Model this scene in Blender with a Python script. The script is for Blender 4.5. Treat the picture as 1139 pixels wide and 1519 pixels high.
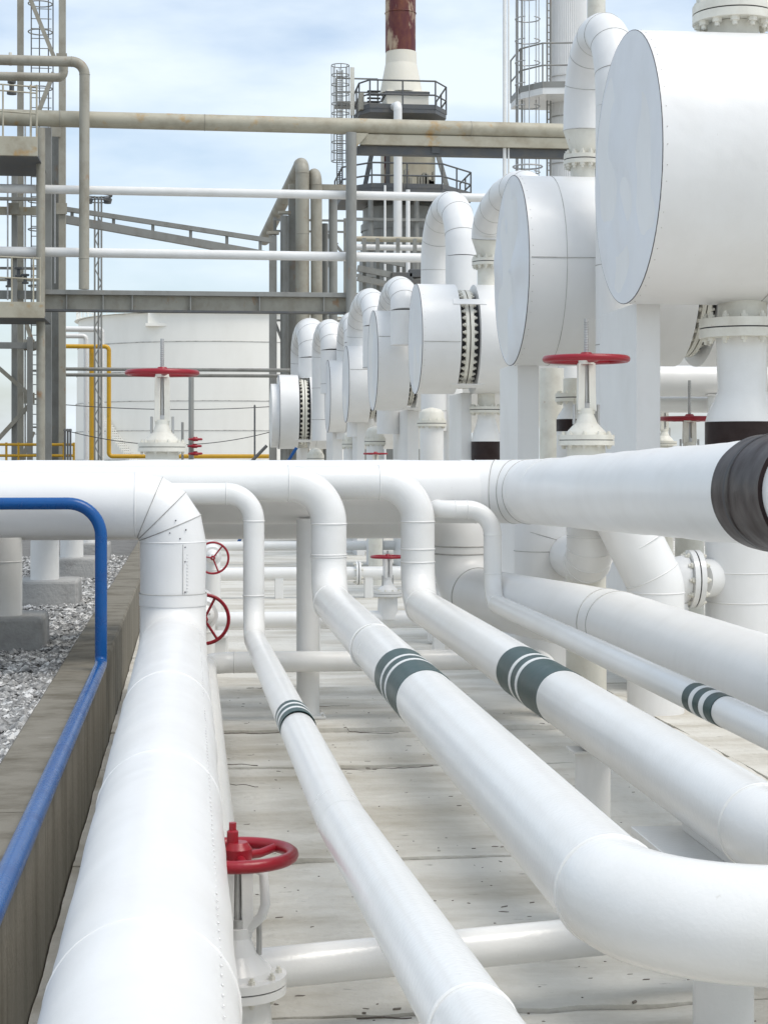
import bpy, math, random
from mathutils import Vector, Matrix, noise
random.seed(7)
S = bpy.context.scene
C = S.collection
for o in list(bpy.data.objects): bpy.data.objects.remove(o)

# ------------------------------------------------------------------ camera
F, CX, CY, W, H = 2600.0, 569.5, 759.5, 1139.0, 1519.0      # photograph pixels
VPX, HOR = 280.0, 683.0                                     # vanishing point of the pipe runs, eye level
EYE = Vector((0, 0, 2.0))
TH = math.atan((CX - VPX) / F)
FW = Vector((math.sin(TH), math.cos(TH), 0)); RT = Vector((math.cos(TH), -math.sin(TH), 0))
cd = bpy.data.cameras.new('camera'); cam = bpy.data.objects.new('camera', cd); C.objects.link(cam)
cam.location = EYE; cam.rotation_euler = (math.radians(90), 0, -TH)
cd.sensor_fit = 'VERTICAL'; cd.sensor_height = 24; cd.lens = F / H * 24
cd.shift_y = -(CY - HOR) / H; cd.clip_start = 0.05; cd.clip_end = 6000
S.camera = cam

# ------------------------------------------------------------------ sky, sun, exposure
SUN_DIR = Vector((0.36, -0.30, 0.88)).normalized()          # towards the sun
w = bpy.data.worlds.new('World'); S.world = w; w.use_nodes = True
nt = w.node_tree; N = nt.nodes; L = nt.links
bg = N['Background']
sky = N.new('ShaderNodeTexSky'); sky.sky_type = 'NISHITA'; sky.sun_disc = False
sky.sun_elevation = math.asin(SUN_DIR.z); sky.sun_rotation = math.atan2(SUN_DIR.x, SUN_DIR.y)
sky.air_density = 1.0; sky.dust_density = 2.0; sky.ozone_density = 1.0
tc = N.new('ShaderNodeTexCoord'); mp = N.new('ShaderNodeMapping'); mp.inputs['Scale'].default_value = (2.6, 2.6, 8.0)
nz = N.new('ShaderNodeTexNoise'); nz.inputs['Scale'].default_value = 2.0; nz.inputs['Detail'].default_value = 7; nz.inputs['Roughness'].default_value = 0.5
rp = N.new('ShaderNodeValToRGB'); rp.color_ramp.elements[0].position = 0.36; rp.color_ramp.elements[1].position = 0.62
rp.color_ramp.elements[0].color = (0.26, 0.26, 0.26, 1); rp.color_ramp.elements[1].color = (0.92, 0.92, 0.92, 1)
mx = N.new('ShaderNodeMix'); mx.data_type = 'RGBA'
mx.inputs['B'].default_value = (5.0, 5.55, 6.0, 1)
L.new(tc.outputs['Generated'], mp.inputs['Vector']); L.new(mp.outputs['Vector'], nz.inputs['Vector'])
L.new(nz.outputs['Fac'], rp.inputs['Fac']); L.new(rp.outputs['Color'], mx.inputs['Factor'])
L.new(sky.outputs['Color'], mx.inputs['A']); L.new(mx.outputs['Result'], bg.inputs['Color'])
bg.inputs['Strength'].default_value = 0.15
sd = bpy.data.lights.new('sun', 'SUN'); sd.energy = 1.5; sd.angle = math.radians(28); sd.color = (1.0, 0.95, 0.87)
so = bpy.data.objects.new('sun', sd); C.objects.link(so); so.location = (10, -10, 30)
so.rotation_euler = SUN_DIR.to_track_quat('Z', 'Y').to_euler()
S.view_settings.view_transform = 'Standard'; S.view_settings.look = 'None'
S.view_settings.gamma = 1; S.view_settings.use_curve_mapping = False
S.view_settings.exposure = 0.33

# ------------------------------------------------------------------ pixel helpers (a pixel plus the plane it lies on)
def ray(u, v): return FW + RT * ((u - CX) / F) + Vector((0, 0, (HOR - v) / F))
def at(u, v, Y):
    d = ray(u, v); return EYE + d * (Y / d.y)
def gx(u, Y): return at(u, HOR, Y).x
def mpp(u, Y): return (Y / ray(u, HOR).y) / F
def gz(v, Y, u=570): return at(u, v, Y).z

# ------------------------------------------------------------------ materials
MATS = {}
def material(name, base, rough=0.5, dirt=(0.5, 0.47, 0.42), dirt_amt=0.25, dscale=2.0, stretch=(1, 1, 1), bump=0.05, bscale=40,
             metallic=0.0, lo=0.45, hi=0.75, spots=None, spot_scale=9.0, spot_lo=0.62, spot_hi=0.68, spot_amt=1.0, big_bump=0.0, coat=0.0, spec=0.5):
    m = bpy.data.materials.new(name); m.use_nodes = True
    t = m.node_tree; n = t.nodes; l = t.links; b = n['Principled BSDF']
    g = n.new('ShaderNodeNewGeometry')
    mpn = n.new('ShaderNodeMapping'); mpn.inputs['Scale'].default_value = stretch; l.new(g.outputs['Position'], mpn.inputs['Vector'])
    a = n.new('ShaderNodeTexNoise'); a.inputs['Scale'].default_value = dscale; a.inputs['Detail'].default_value = 8; a.inputs['Roughness'].default_value = 0.62
    l.new(mpn.outputs['Vector'], a.inputs['Vector'])
    r = n.new('ShaderNodeMapRange'); r.inputs['From Min'].default_value = lo; r.inputs['From Max'].default_value = hi; r.inputs['To Max'].default_value = dirt_amt
    l.new(a.outputs['Fac'], r.inputs['Value'])
    mixn = n.new('ShaderNodeMix'); mixn.data_type = 'RGBA'
    mixn.inputs['A'].default_value = (*base, 1); mixn.inputs['B'].default_value = (*dirt, 1); l.new(r.outputs['Result'], mixn.inputs['Factor'])
    col = mixn.outputs['Result']
    if spots:
        s = n.new('ShaderNodeTexNoise'); s.inputs['Scale'].default_value = spot_scale; s.inputs['Detail'].default_value = 6; s.inputs['Roughness'].default_value = 0.6
        l.new(mpn.outputs['Vector'], s.inputs['Vector'])
        r2 = n.new('ShaderNodeMapRange'); r2.inputs['From Min'].default_value = spot_lo; r2.inputs['From Max'].default_value = spot_hi; r2.inputs['To Max'].default_value = spot_amt
        l.new(s.outputs['Fac'], r2.inputs['Value'])
        m2 = n.new('ShaderNodeMix'); m2.data_type = 'RGBA'; m2.inputs['B'].default_value = (*spots, 1)
        l.new(col, m2.inputs['A']); l.new(r2.outputs['Result'], m2.inputs['Factor']); col = m2.outputs['Result']
    l.new(col, b.inputs['Base Color'])
    rr = n.new('ShaderNodeMapRange'); rr.inputs['To Min'].default_value = max(0.05, rough - 0.08); rr.inputs['To Max'].default_value = min(1, rough + 0.14)
    l.new(a.outputs['Fac'], rr.inputs['Value']); l.new(rr.outputs['Result'], b.inputs['Roughness'])
    b.inputs['Metallic'].default_value = metallic; b.inputs['Specular IOR Level'].default_value = spec
    if coat: b.inputs['Coat Weight'].default_value = coat
    f = n.new('ShaderNodeTexNoise'); f.inputs['Scale'].default_value = bscale; f.inputs['Detail'].default_value = 5
    l.new(g.outputs['Position'], f.inputs['Vector'])
    bp = n.new('ShaderNodeBump'); bp.inputs['Strength'].default_value = bump; bp.inputs['Distance'].default_value = 0.02
    l.new(f.outputs['Fac'], bp.inputs['Height']); nrm = bp.outputs['Normal']
    if big_bump:
        f2 = n.new('ShaderNodeTexNoise'); f2.inputs['Scale'].default_value = 2.6; f2.inputs['Detail'].default_value = 2
        l.new(g.outputs['Position'], f2.inputs['Vector'])
        b2 = n.new('ShaderNodeBump'); b2.inputs['Strength'].default_value = big_bump; b2.inputs['Distance'].default_value = 0.05
        l.new(f2.outputs['Fac'], b2.inputs['Height']); l.new(nrm, b2.inputs['Normal']); nrm = b2.outputs['Normal']
    l.new(nrm, b.inputs['Normal'])
    MATS[name] = m; return m
material('white', (0.80, 0.795, 0.775), 0.20, (0.60, 0.58, 0.53), 0.35, 1.6, (1, 1, 1), 0.06, 70, big_bump=0.07, spots=(0.48, 0.45, 0.39), spot_scale=24, spot_lo=0.70, spot_hi=0.76, spot_amt=0.35)
material('clad', (0.80, 0.795, 0.78), 0.32, (0.62, 0.60, 0.56), 0.32, 1.4, (1, 1, 0.6), 0.03, 60, big_bump=0.22,
         spots=(0.42, 0.38, 0.33), spot_scale=26, spot_lo=0.73, spot_hi=0.76, spot_amt=0.6)
material('cap', (0.76, 0.77, 0.785), 0.36, (0.62, 0.63, 0.65), 0.25, 1.8, (1, 1, 1), 0.02, 50, big_bump=0.35)
material('cream', (0.74, 0.72, 0.64), 0.45, (0.50, 0.46, 0.38), 0.5, 5, (1, 1, 1), 0.08, 60, spots=(0.42, 0.26, 0.15), spot_scale=14, spot_lo=0.68, spot_hi=0.75, spot_amt=0.5)
material('tankpaint', (0.86, 0.84, 0.78), 0.5, (0.62, 0.59, 0.52), 0.4, 0.25, (1, 1, 0.3), 0.02, 10)
material('seam', (0.50, 0.49, 0.46), 0.6, (0.16, 0.15, 0.14), 0.9, 3.0, bump=0.02)
material('darkgrey', (0.10, 0.10, 0.11), 0.6, bump=0.02)
material('dark', (0.035, 0.035, 0.04), 0.6, (0.08, 0.07, 0.06), 0.5)
material('bolt', (0.62, 0.61, 0.58), 0.4, (0.30, 0.26, 0.2), 0.7, 20, metallic=0.2)
material('steel', (0.36, 0.34, 0.28), 0.5, (0.19, 0.16, 0.115), 0.7, 2.2, (1, 1, 0.7), 0.12, 40,
         spots=(0.30, 0.15, 0.055), spot_scale=2.3, spot_lo=0.61, spot_hi=0.72, spot_amt=0.8)
material('steelgrey', (0.28, 0.28, 0.26), 0.48, (0.15, 0.14, 0.12), 0.65, 2.0, (1, 1, 0.5), 0.1, 40,
         spots=(0.27, 0.16, 0.08), spot_scale=2.6, spot_lo=0.63, spot_hi=0.75, spot_amt=0.6)
material('steelbeige', (0.44, 0.41, 0.32), 0.5, (0.24, 0.19, 0.12), 0.65, 2.0, (1, 1, 1), 0.1, 40,
         spots=(0.42, 0.25, 0.08), spot_scale=1.8, spot_lo=0.58, spot_hi=0.70, spot_amt=0.8)
material('steeldark', (0.10, 0.105, 0.11), 0.6, (0.17, 0.15, 0.12), 0.7, 2.0)
material('zinc', (0.48, 0.48, 0.47), 0.38, (0.3, 0.28, 0.25), 0.5, 8, metallic=0.5)
material('red', (0.30, 0.006, 0.018), 0.30, (0.26, 0.02, 0.02), 0.5, 12, bump=0.06, bscale=80, spots=(0.5, 0.16, 0.14), spot_scale=30, spot_lo=0.72, spot_hi=0.76, spot_amt=0.5)
material('blue', (0.003, 0.080, 0.275), 0.24, (0.008, 0.035, 0.16), 0.6, 6, bump=0.05, spots=(0.22, 0.30, 0.46), spot_scale=22, spot_lo=0.72, spot_hi=0.79, spot_amt=0.3, spec=0.4)
material('yellow', (0.64, 0.36, 0.018), 0.42, (0.45, 0.26, 0.03), 0.5, 5)
material('green', (0.007, 0.042, 0.042), 0.36, (0.06, 0.12, 0.11), 0.5, 14, spots=(0.25, 0.30, 0.29), spot_scale=40, spot_lo=0.71, spot_hi=0.76, spot_amt=0.4, spec=0.3)
material('stripe', (0.76, 0.76, 0.74), 0.4)
material('brown', (0.026, 0.016, 0.015), 0.36, (0.05, 0.036, 0.034), 0.5, 5, big_bump=0.9, bump=0.05, bscale=30, spec=0.18)
material('stack', (0.10, 0.014, 0.016), 0.5, (0.24, 0.085, 0.03), 0.9, 1.6, (1, 1, 0.4), 0.05, 10,
         spots=(0.50, 0.38, 0.26), spot_scale=1.5, spot_lo=0.54, spot_hi=0.62, spot_amt=0.85)
material('heater', (0.62, 0.56, 0.42), 0.55, (0.36, 0.24, 0.13), 0.7, 0.5, (1, 1, 0.5), 0.05, 8, lo=0.5)
material('heaterwhite', (0.78, 0.74, 0.64), 0.5, (0.66, 0.58, 0.40), 0.6, 0.3)
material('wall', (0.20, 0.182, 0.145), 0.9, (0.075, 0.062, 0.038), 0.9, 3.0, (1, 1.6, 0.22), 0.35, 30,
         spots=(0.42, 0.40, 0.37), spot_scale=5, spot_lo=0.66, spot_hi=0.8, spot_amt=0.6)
material('footing', (0.40, 0.395, 0.38), 0.9, (0.22, 0.21, 0.2), 0.8, 3.0, (1, 1, 1.6), 0.5, 26)
material('stone', (0.40, 0.395, 0.38), 0.9, (0.10, 0.10, 0.10), 0.9, 22, (1, 1, 1), 0.3, 60, lo=0.35, hi=0.62, spots=(0.66, 0.65, 0.63), spot_scale=17, spot_lo=0.52, spot_hi=0.58)
material('earth', (0.17, 0.165, 0.155), 0.95, (0.09, 0.085, 0.08), 0.8, 5, bump=0.8, bscale=30)
material('ground', (0.42, 0.40, 0.36), 0.95, (0.30, 0.28, 0.24), 0.7, 0.3, bump=0.4, bscale=6)
material('chip', (0.14, 0.12, 0.10), 0.9, (0.3, 0.27, 0.23), 0.8, 30)
# painted slab: streaks run across the bay, brown dirt and fine dark chips
material('slab', (0.66, 0.64, 0.585), 0.66, (0.34, 0.30, 0.225), 0.95, 0.75, (0.75, 1.9, 1), 0.7, 16, lo=0.43, hi=0.74,
         spots=(0.15, 0.13, 0.105), spot_scale=7.5, spot_lo=0.66, spot_hi=0.71, spot_amt=0.7, big_bump=0.3)

# ------------------------------------------------------------------ mesh builder
class MB:
    def __init__(s): s.v = []; s.f = []; s.sm = []; s.M = Matrix.Identity(4)
    def add(s, vs, fs, smooth=False):
        k = len(s.v); s.v += [s.M @ Vector(p) for p in vs]
        for f in fs: s.f.append([i + k for i in f]); s.sm.append(smooth)
        return s
    def box(s, lo, hi):
        x0, y0, z0 = lo; x1, y1, z1 = hi
        return s.add([(x0,y0,z0),(x1,y0,z0),(x1,y1,z0),(x0,y1,z0),(x0,y0,z1),(x1,y0,z1),(x1,y1,z1),(x0,y1,z1)],
                     [(0,3,2,1),(4,5,6,7),(0,1,5,4),(1,2,6,5),(2,3,7,6),(3,0,4,7)])
    def bar(s, a, b, wx, wz, up=(0,0,1)):                    # rectangular bar from a to b
        a = Vector(a); b = Vector(b); d = (b - a).normalized(); u = Vector(up)
        if abs(d.dot(u)) > 0.98: u = Vector((0, 1, 0))
        x = d.cross(u).normalized() * wx / 2; z = x.normalized().cross(d).normalized() * wz / 2
        vs = [p + q for p in (a, b) for q in (-x - z, x - z, x + z, -x + z)]
        return s.add(vs, [(0,1,2,3),(7,6,5,4),(0,4,5,1),(1,5,6,2),(2,6,7,3),(3,7,4,0)])
    def tube(s, pts, r, seg=16, caps=True, sharp=False, dent=0.0, t0=None, t1=None):
        pts = [Vector(p) for p in pts]; n = len(pts)
        rs = r if isinstance(r, (list, tuple)) else [r] * n
        T = []
        for i in range(n):
            if i == 0: t = pts[1] - pts[0]
            elif i == n - 1: t = pts[-1] - pts[-2]
            else: t = (pts[i] - pts[i-1]).normalized() + (pts[i+1] - pts[i]).normalized()
            T.append(t.normalized())
        if t0 is not None: T[0] = t0.normalized()
        if t1 is not None: T[-1] = t1.normalized()
        u = Vector((0, 0, 1))
        if abs(T[0].dot(u)) > 0.9: u = Vector((0, -1, 0))
        u = (u - T[0] * u.dot(T[0])).normalized()
        rings = []
        for i in range(n):
            if i:
                q = T[i-1].rotation_difference(T[i]); u = q @ u
            u = (u - T[i] * u.dot(T[i])).normalized(); vv = T[i].cross(u)
            k = 1.0
            if 0 < i < n - 1:                                  # keep the radius true in mitred joints
                c = T[i].dot((pts[i+1] - pts[i]).normalized()); k = 1.0
            ring = []
            for j in range(seg):
                a = 2 * math.pi * j / seg; d = u * math.cos(a) + vv * math.sin(a)
                rr = rs[i]
                if dent: rr += dent * (noise.noise((pts[i] + d * rs[i]) * 2.3) + 0.5 * noise.noise((pts[i] + d * rs[i]) * 6))
                ring.append(pts[i] + d * rr * k)
            rings.append(ring)
        if sharp:
            for i in range(n - 1):
                vs = rings[i] + rings[i+1]
                s.add(vs, [(j, (j+1) % seg, seg + (j+1) % seg, seg + j) for j in range(seg)], True)
        else:
            vs = [p for ring in rings for p in ring]
            s.add(vs, [(i*seg + j, i*seg + (j+1) % seg, (i+1)*seg + (j+1) % seg, (i+1)*seg + j) for i in range(n-1) for j in range(seg)], True)
        if caps:
            s.add(rings[0], [tuple(reversed(range(seg)))]); s.add(rings[-1], [tuple(range(seg))])
        return s
    def cyl(s, a, b, r0, r1=None, seg=24, caps=True): return s.tube([a, b], [r0, r0 if r1 is None else r1], seg, caps)
    def lathe(s, o, ax, prof, seg=32, caps=True):            # prof: (distance along ax, radius); every band keeps its own edge
        o = Vector(o); ax = Vector(ax).normalized()
        for (h0, r0), (h1, r1) in zip(prof[:-1], prof[1:]):
            if abs(h1 - h0) < 1e-6: s.disc(o + ax * h0, ax, r0, r1, seg)
            else: s.tube([o + ax * h0, o + ax * h1], [max(r0, 1e-4), max(r1, 1e-4)], seg, False)
        if caps:
            s.disc(o + ax * prof[0][0], ax, prof[0][1], 0, seg); s.disc(o + ax * prof[-1][0], ax, prof[-1][1], 0, seg)
        return s
    def frame(s, ax):
        ax = Vector(ax).normalized(); u = Vector((0, 0, 1)) if abs(ax.z) < 0.9 else Vector((0, -1, 0))
        u = (u - ax * u.dot(ax)).normalized(); return ax, u, ax.cross(u)
    def disc(s, c, ax, r0, r1, seg=32):
        ax, u, v = s.frame(ax); c = Vector(c)
        P = lambda r: [c + (u * math.cos(2*math.pi*j/seg) + v * math.sin(2*math.pi*j/seg)) * r for j in range(seg)]
        if r0 < 1e-5 or r1 < 1e-5: return s.add(P(max(r0, r1)), [tuple(range(seg))])
        return s.add(P(r0) + P(r1), [(j, (j+1) % seg, seg + (j+1) % seg, seg + j) for j in range(seg)])
    def torus(s, c, ax, R, r, seg=40, sub=8, a0=0, a1=2*math.pi, sz=1.0):
        ax, u, v = s.frame(ax); c = Vector(c); full = abs(a1 - a0 - 2*math.pi) < 1e-6
        n = seg if full else seg + 1; vs = []
        for i in range(n):
            a = a0 + (a1 - a0) * i / seg; d = u * math.cos(a) + v * math.sin(a)
            for j in range(sub):
                b = 2 * math.pi * j / sub; vs.append(c + d * (R + r * math.cos(b)) + ax * (r * sz * math.sin(b)))
        fs = []
        for i in range(seg):
            i2 = (i + 1) % n
            for j in range(sub):
                j2 = (j + 1) % sub; fs.append((i*sub + j, i2*sub + j, i2*sub + j2, i*sub + j2))
        return s.add(vs, fs, True)
    def mesh(s, name):
        me = bpy.data.meshes.new(name); me.from_pydata([tuple(p) for p in s.v], [], s.f)
        me.polygons.foreach_set('use_smooth', s.sm); me.update(); return me

def link(name, me, mat, parent=None):
    o = bpy.data.objects.new(name, me); C.objects.link(o)
    if me is not None and mat and not me.materials: me.materials.append(MATS[mat])
    if parent is not None:
        o.parent = parent
        if parent.parent is None: o.matrix_parent_inverse = Matrix.Translation(-parent.location)
    return o
def part(name, mb, mat, parent, bevel=0, label=None):
    o = link(name, mb.mesh(name), mat, parent)
    if bevel:
        b = o.modifiers.new('bevel', 'BEVEL'); b.width = bevel; b.segments = 2; b.limit_method = 'ANGLE'; b.angle_limit = math.radians(50)
    if label: o['label'] = label
    return o
def tag(o, label, cat, group=None):
    o['label'] = label; o['category'] = cat
    if group: o['group'] = group
    return o
def thing(name, label, cat, loc, group=None):
    o = bpy.data.objects.new(name, None); C.objects.link(o); o.location = Vector(loc); o.empty_display_size = 0.2
    return tag(o, label, cat, group)
def struct(name, mb, mat):
    o = part(name, mb, mat, None); o['kind'] = 'structure'; return o

# shared little meshes: hex bolt along +z, unit radius head
def hexbolt():
    m = MB(); m.tube([(0,0,-0.2), (0,0,0.9)], 1.0, 6, True); m.tube([(0,0,0.9), (0,0,1.7)], 0.55, 8, True)
    me = m.mesh('bolt')
    for p in me.polygons: p.use_smooth = False
    return me
BOLT = hexbolt(); BOLT.materials.append(MATS['bolt'])
BOLTC = BOLT.copy(); BOLTC.materials.clear(); BOLTC.materials.append(MATS['cream'])
def bolts(parent, c, ax, R, n, size, both=0.0, me=None, phase=0.5):
    ax, u, v = MB().frame(ax); c = Vector(c)
    for k in range(n):
        a = 2 * math.pi * (k + phase) / n; p = c + (u * math.cos(a) + v * math.sin(a)) * R
        for side in ((1,) if not both else (1, -1)):
            q = (ax * side).to_track_quat('Z', 'Y')
            o = bpy.data.objects.new('bolt', me or BOLT); C.objects.link(o); o.parent = parent
            o.matrix_local = Matrix.Translation(p + ax * side * both / 2) @ q.to_matrix().to_4x4() @ Matrix.Scale(size, 4)

def arc_path(pts, rads, n=12):
    """polyline with rounded corners -> list of (kind, [points])"""
    pts = [Vector(p) for p in pts]; out = []; prev = pts[0]
    for i in range(1, len(pts) - 1):
        p = pts[i]; a = (pts[i-1] - p).normalized(); b = (pts[i+1] - p).normalized()
        ang = a.angle(b); r = rads[i-1] if isinstance(rads, (list, tuple)) else rads
        t = r / math.tan(ang / 2); t1 = p + a * t; t2 = p + b * t
        cen = p + (a + b).normalized() * (r / math.sin(ang / 2))
        out.append(('run', [prev, t1]))
        d0 = t1 - cen; d1 = t2 - cen; tot = d0.angle(d1); axis = d0.cross(d1).normalized()
        out.append(('elbow', [cen + Matrix.Rotation(tot * k / n, 3, axis) @ d0 for k in range(n + 1)]))
        prev = t2
    out.append(('run', [prev, pts[-1]])); return out

def pipe(name, label, cat, pts, rads, r, mat, group=None, weld=0.006, wmat=None, seg=28, n=12, mitre=(), extra=(), parent=None, dent=0, seams=True):
    t = parent or thing(name, label, cat, (pts[0][0], pts[0][1], min(p[2] for p in pts) - r), group)
    k = 0; segs = arc_path(pts, rads, n)
    for i, (kind, ps) in enumerate(segs):
        m = MB()
        if kind == 'run':
            if (ps[1] - ps[0]).length < 1e-4: continue
            if dent:
                q = max(2, int((ps[1] - ps[0]).length / 0.08)); ps2 = [ps[0].lerp(ps[1], j / q) for j in range(q + 1)]
                m.tube(ps2, r, seg * 2, True, dent=dent)
            else: m.tube(ps, r, seg, True)
            part('pipe_run', m, mat, t)
        else:
            mit = k in mitre; ta = segs[i-1][1][1] - segs[i-1][1][0]; tb = segs[i+1][1][1] - segs[i+1][1][0]
            if ta.length < 1e-4: ta = ps[1] - ps[0]
            if tb.length < 1e-4: tb = ps[-1] - ps[-2]
            if mit:
                q = 4; ps = [ps[0]] + [ps[int(round(j * (len(ps)-1) / q))] for j in range(1, q)] + [ps[-1]]
            m.tube(ps, r * (1.003 if not mit else 1.004), seg, False, sharp=mit, t0=ta, t1=tb); e = part('elbow', m, mat, t)
            if mit:
                for j in range(1, q):
                    d = (ps[j+1] - ps[j-1]).normalized()
                    part('seam', MB().torus(ps[j], d, r * 1.004, min(weld, 0.004), 48, 6), 'white' if wmat == 'white' else 'seam', e)
            if seams:
                for p, d in ((ps[0], ta), (ps[-1], tb)):
                    part('weld_ring', MB().torus(p, d, r, weld, 36, 8), wmat or mat, t)
            k += 1
    for p, d in extra: part('weld_ring', MB().torus(p, d, r, weld, 36, 8), wmat or mat, t)
    return t

def flange(parent, c, ax, R, th, nb, bs, mat='cream', gap=0.012, bme=None, hole=0):
    """pair of flange discs with a dark gasket line and bolts"""
    ax = Vector(ax).normalized(); c = Vector(c); m = MB()
    m.lathe(c, ax, [(-th, R), (-gap/2, R)], 40); f = part('flange', m, mat, parent, 0.004)
    part('counter_flange', MB().lathe(c, ax, [(gap/2, R), (th, R)], 40), mat, f, 0.004)
    part('gasket', MB().lathe(c, ax, [(-gap/2, R*0.97), (gap/2, R*0.97)], 40, False), 'dark', f)
    bolts(f, c, ax, R * 0.84, nb, bs, both=2 * th, me=bme or BOLTC)
    return f

def handwheel(parent, M, R, r, nsp=3, mat='red'):
    m = MB(); m.M = M; m.torus((0,0,0), (0,0,1), R, r, 44, 10)
    hw = part('handwheel', m, mat, parent)
    m = MB(); m.M = M; m.lathe((0,0,-r*1.6), (0,0,1), [(0, r*2.2), (r*2.6, r*2.2), (r*3.6, r*1.5)], 16); part('hub', m, mat, hw)
    for k in range(nsp):
        a = 2*math.pi*k/nsp + 0.7; m = MB(); m.M = M
        m.tube([(math.cos(a)*r*1.5, math.sin(a)*r*1.5, -r*0.3), (math.cos(a)*R*0.55, math.sin(a)*R*0.55, -r*0.5), (math.cos(a)*R, math.sin(a)*R, 0)], r*0.72, 8); part('spoke', m, mat, hw)
    return hw

def gate_valve(label, loc, zw, Rw, sc, stem_top, group='gate valves with red handwheels', axis='z', mat='cream', body_r=None, yaw=0, low=None, detail=True, rw=None):
    """rising-stem gate valve: loc is the centre of the bonnet flange, the handwheel sits zw above it; low = how far the body goes down"""
    t = thing('gate_valve', label, 'valve', (loc[0], loc[1], loc[2] - (low or 0)) if axis == 'z' else loc, group)
    M = Matrix.Translation(loc) @ Matrix.Rotation(yaw, 4, 'Z')
    if axis == '-y': M = Matrix.Translation(loc) @ Matrix.Rotation(math.radians(90), 4, 'X') @ Matrix.Rotation(yaw, 4, 'Z')
    def mk(): m = MB(); m.M = M; return m
    b = sc
    part('body', mk().lathe((0,0,-(low or b)), (0,0,1), [(0, b*0.72), ((low or b) - 0.2*b, b*0.68)], 28), mat, t)
    fl = part('bonnet_flange', mk().lathe((0,0,-0.2*b), (0,0,1), [(0, b), (0.17*b, b)], 36), mat, t, 0.004)
    part('gasket', mk().lathe((0,0,-0.03*b), (0,0,1), [(0, b*0.95), (0.03*b, b*0.95)], 36, False), 'dark', fl)
    part('cover_flange', mk().lathe((0,0,0), (0,0,1), [(0, b), (0.17*b, b)], 36), mat, fl, 0.004)
    if detail:
        ax = (M.to_3x3() @ Vector((0,0,1)))
        bolts(fl, M @ Vector((0,0,-0.015*b)), ax, b*0.84, 10, b*0.075, both=0.37*b, me=BOLTC)
    part('bonnet', mk().lathe((0,0,0.17*b), (0,0,1), [(0, b*0.74), (b*0.10, b*0.70), (b*0.42, b*0.40), (b*0.75, b*0.26), (b*0.95, b*0.26)], 28), mat, t)
    y = part('yoke', mk().box((-0.30*b, -0.11*b, 0.92*b), (0.30*b, 0.11*b, 1.04*b)), mat, t, 0.004)
    for s in (-1, 1):
        part('yoke_arm', mk().bar((s*0.21*b, 0, 1.04*b), (s*0.18*b, 0, zw - Rw*0.1), 0.24*b, 0.3*b, (0,1,0)), mat, t, 0.003)
        part('gland_bolt', mk().cyl((s*0.44*b, 0, 0.55*b), (s*0.44*b, 0, 1.25*b), 0.055*b, seg=8), 'zinc', t)
    part('gland', mk().lathe((0,0,0.95*b), (0,0,1), [(0, 0.17*b), (0.35*b, 0.17*b)], 16), 'zinc', t)
    part('yoke_nut', mk().lathe((0,0,zw - Rw*0.13), (0,0,1), [(0, 0.28*b), (Rw*0.12, 0.28*b)], 20), mat, t)
    part('stem', mk().cyl((0,0,1.0*b), (0,0,stem_top), 0.075*b, seg=12), 'zinc', t)
    th = mk(); n = 14
    for k in range(n):
        z = zw + Rw*0.12 + (stem_top - zw - Rw*0.14) * k / n
        th.torus((0,0,z), (0,0,1), 0.075*b, 0.018*b, 12, 4)
    if stem_top > zw + 0.1: part('stem_thread', th, 'zinc', t)
    handwheel(t, M @ Matrix.Translation((0,0,zw)), Rw, rw or Rw*0.085)
    return t

# ================================================================== SETTING
struct('ground', MB().add([(-900,-40,-0.16),(900,-40,-0.16),(900,1500,-0.16),(-900,1500,-0.16)], [(0,1,2,3)]), 'ground')
fl = struct('concrete_floor', MB().box((-0.57,-3,-0.15), (12,62,-0.05)), 'slab')
def floor_z(i, x, y): return 0.028*noise.noise((x*0.45, y*2.2, 3.1*i)) + 0.008*noise.noise((x*1.6, y*5.5, i)) + 0.003*noise.noise((x*7, y*14, 1))
FDZ = {}
ye = [-3, 2.2, 4.3, 6.33, 8.75, 11.45, 13.02, 15.4, 18.0, 20.8, 24, 28, 33, 40, 50, 62]; xe = [-0.57, 3.62, 7.8, 12]
for i in range(len(ye)-1):
    for j in range(len(xe)-1):
        x0, x1, y0, y1 = xe[j] + 0.003, xe[j+1] - 0.003, ye[i] + 0.003, ye[i+1] - 0.003
        near = y1 < 19 and j == 0
        nx, ny = (40, max(8, int((y1-y0)/0.07))) if near else (2, 2)
        dz = random.uniform(-0.008, 0.008); m = MB(); vs = []
        if j == 0: FDZ[i] = dz
        for b in range(ny+1):
            for a in range(nx+1):
                x = x0 + (x1-x0)*a/nx; y = y0 + (y1-y0)*b/ny
                z = dz + (floor_z(i, x, y) if near else 0)
                e = min(a, nx-a, b, ny-b)
                if near and e == 0: z -= 0.003 + 0.016*max(0, noise.noise((x*5, y*6, 9)))
                vs.append((x, y, z))
        fs = [(b*(nx+1)+a, b*(nx+1)+a+1, (b+1)*(nx+1)+a+1, (b+1)*(nx+1)+a) for b in range(ny) for a in range(nx)]
        m.add(vs, fs, True)
        bd = [a for a in range(nx+1)] + [b*(nx+1)+nx for b in range(1, ny+1)] + [ny*(nx+1)+a for a in range(nx-1, -1, -1)] + [b*(nx+1) for b in range(ny-1, 0, -1)]
        k = len(bd); m.add([vs[q] for q in bd] + [(vs[q][0], vs[q][1], -0.045) for q in bd], [((q+1) % k, q, q+k, (q+1) % k + k) for q in range(k)])
        part('slab_panel', m, 'slab', fl)
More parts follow.
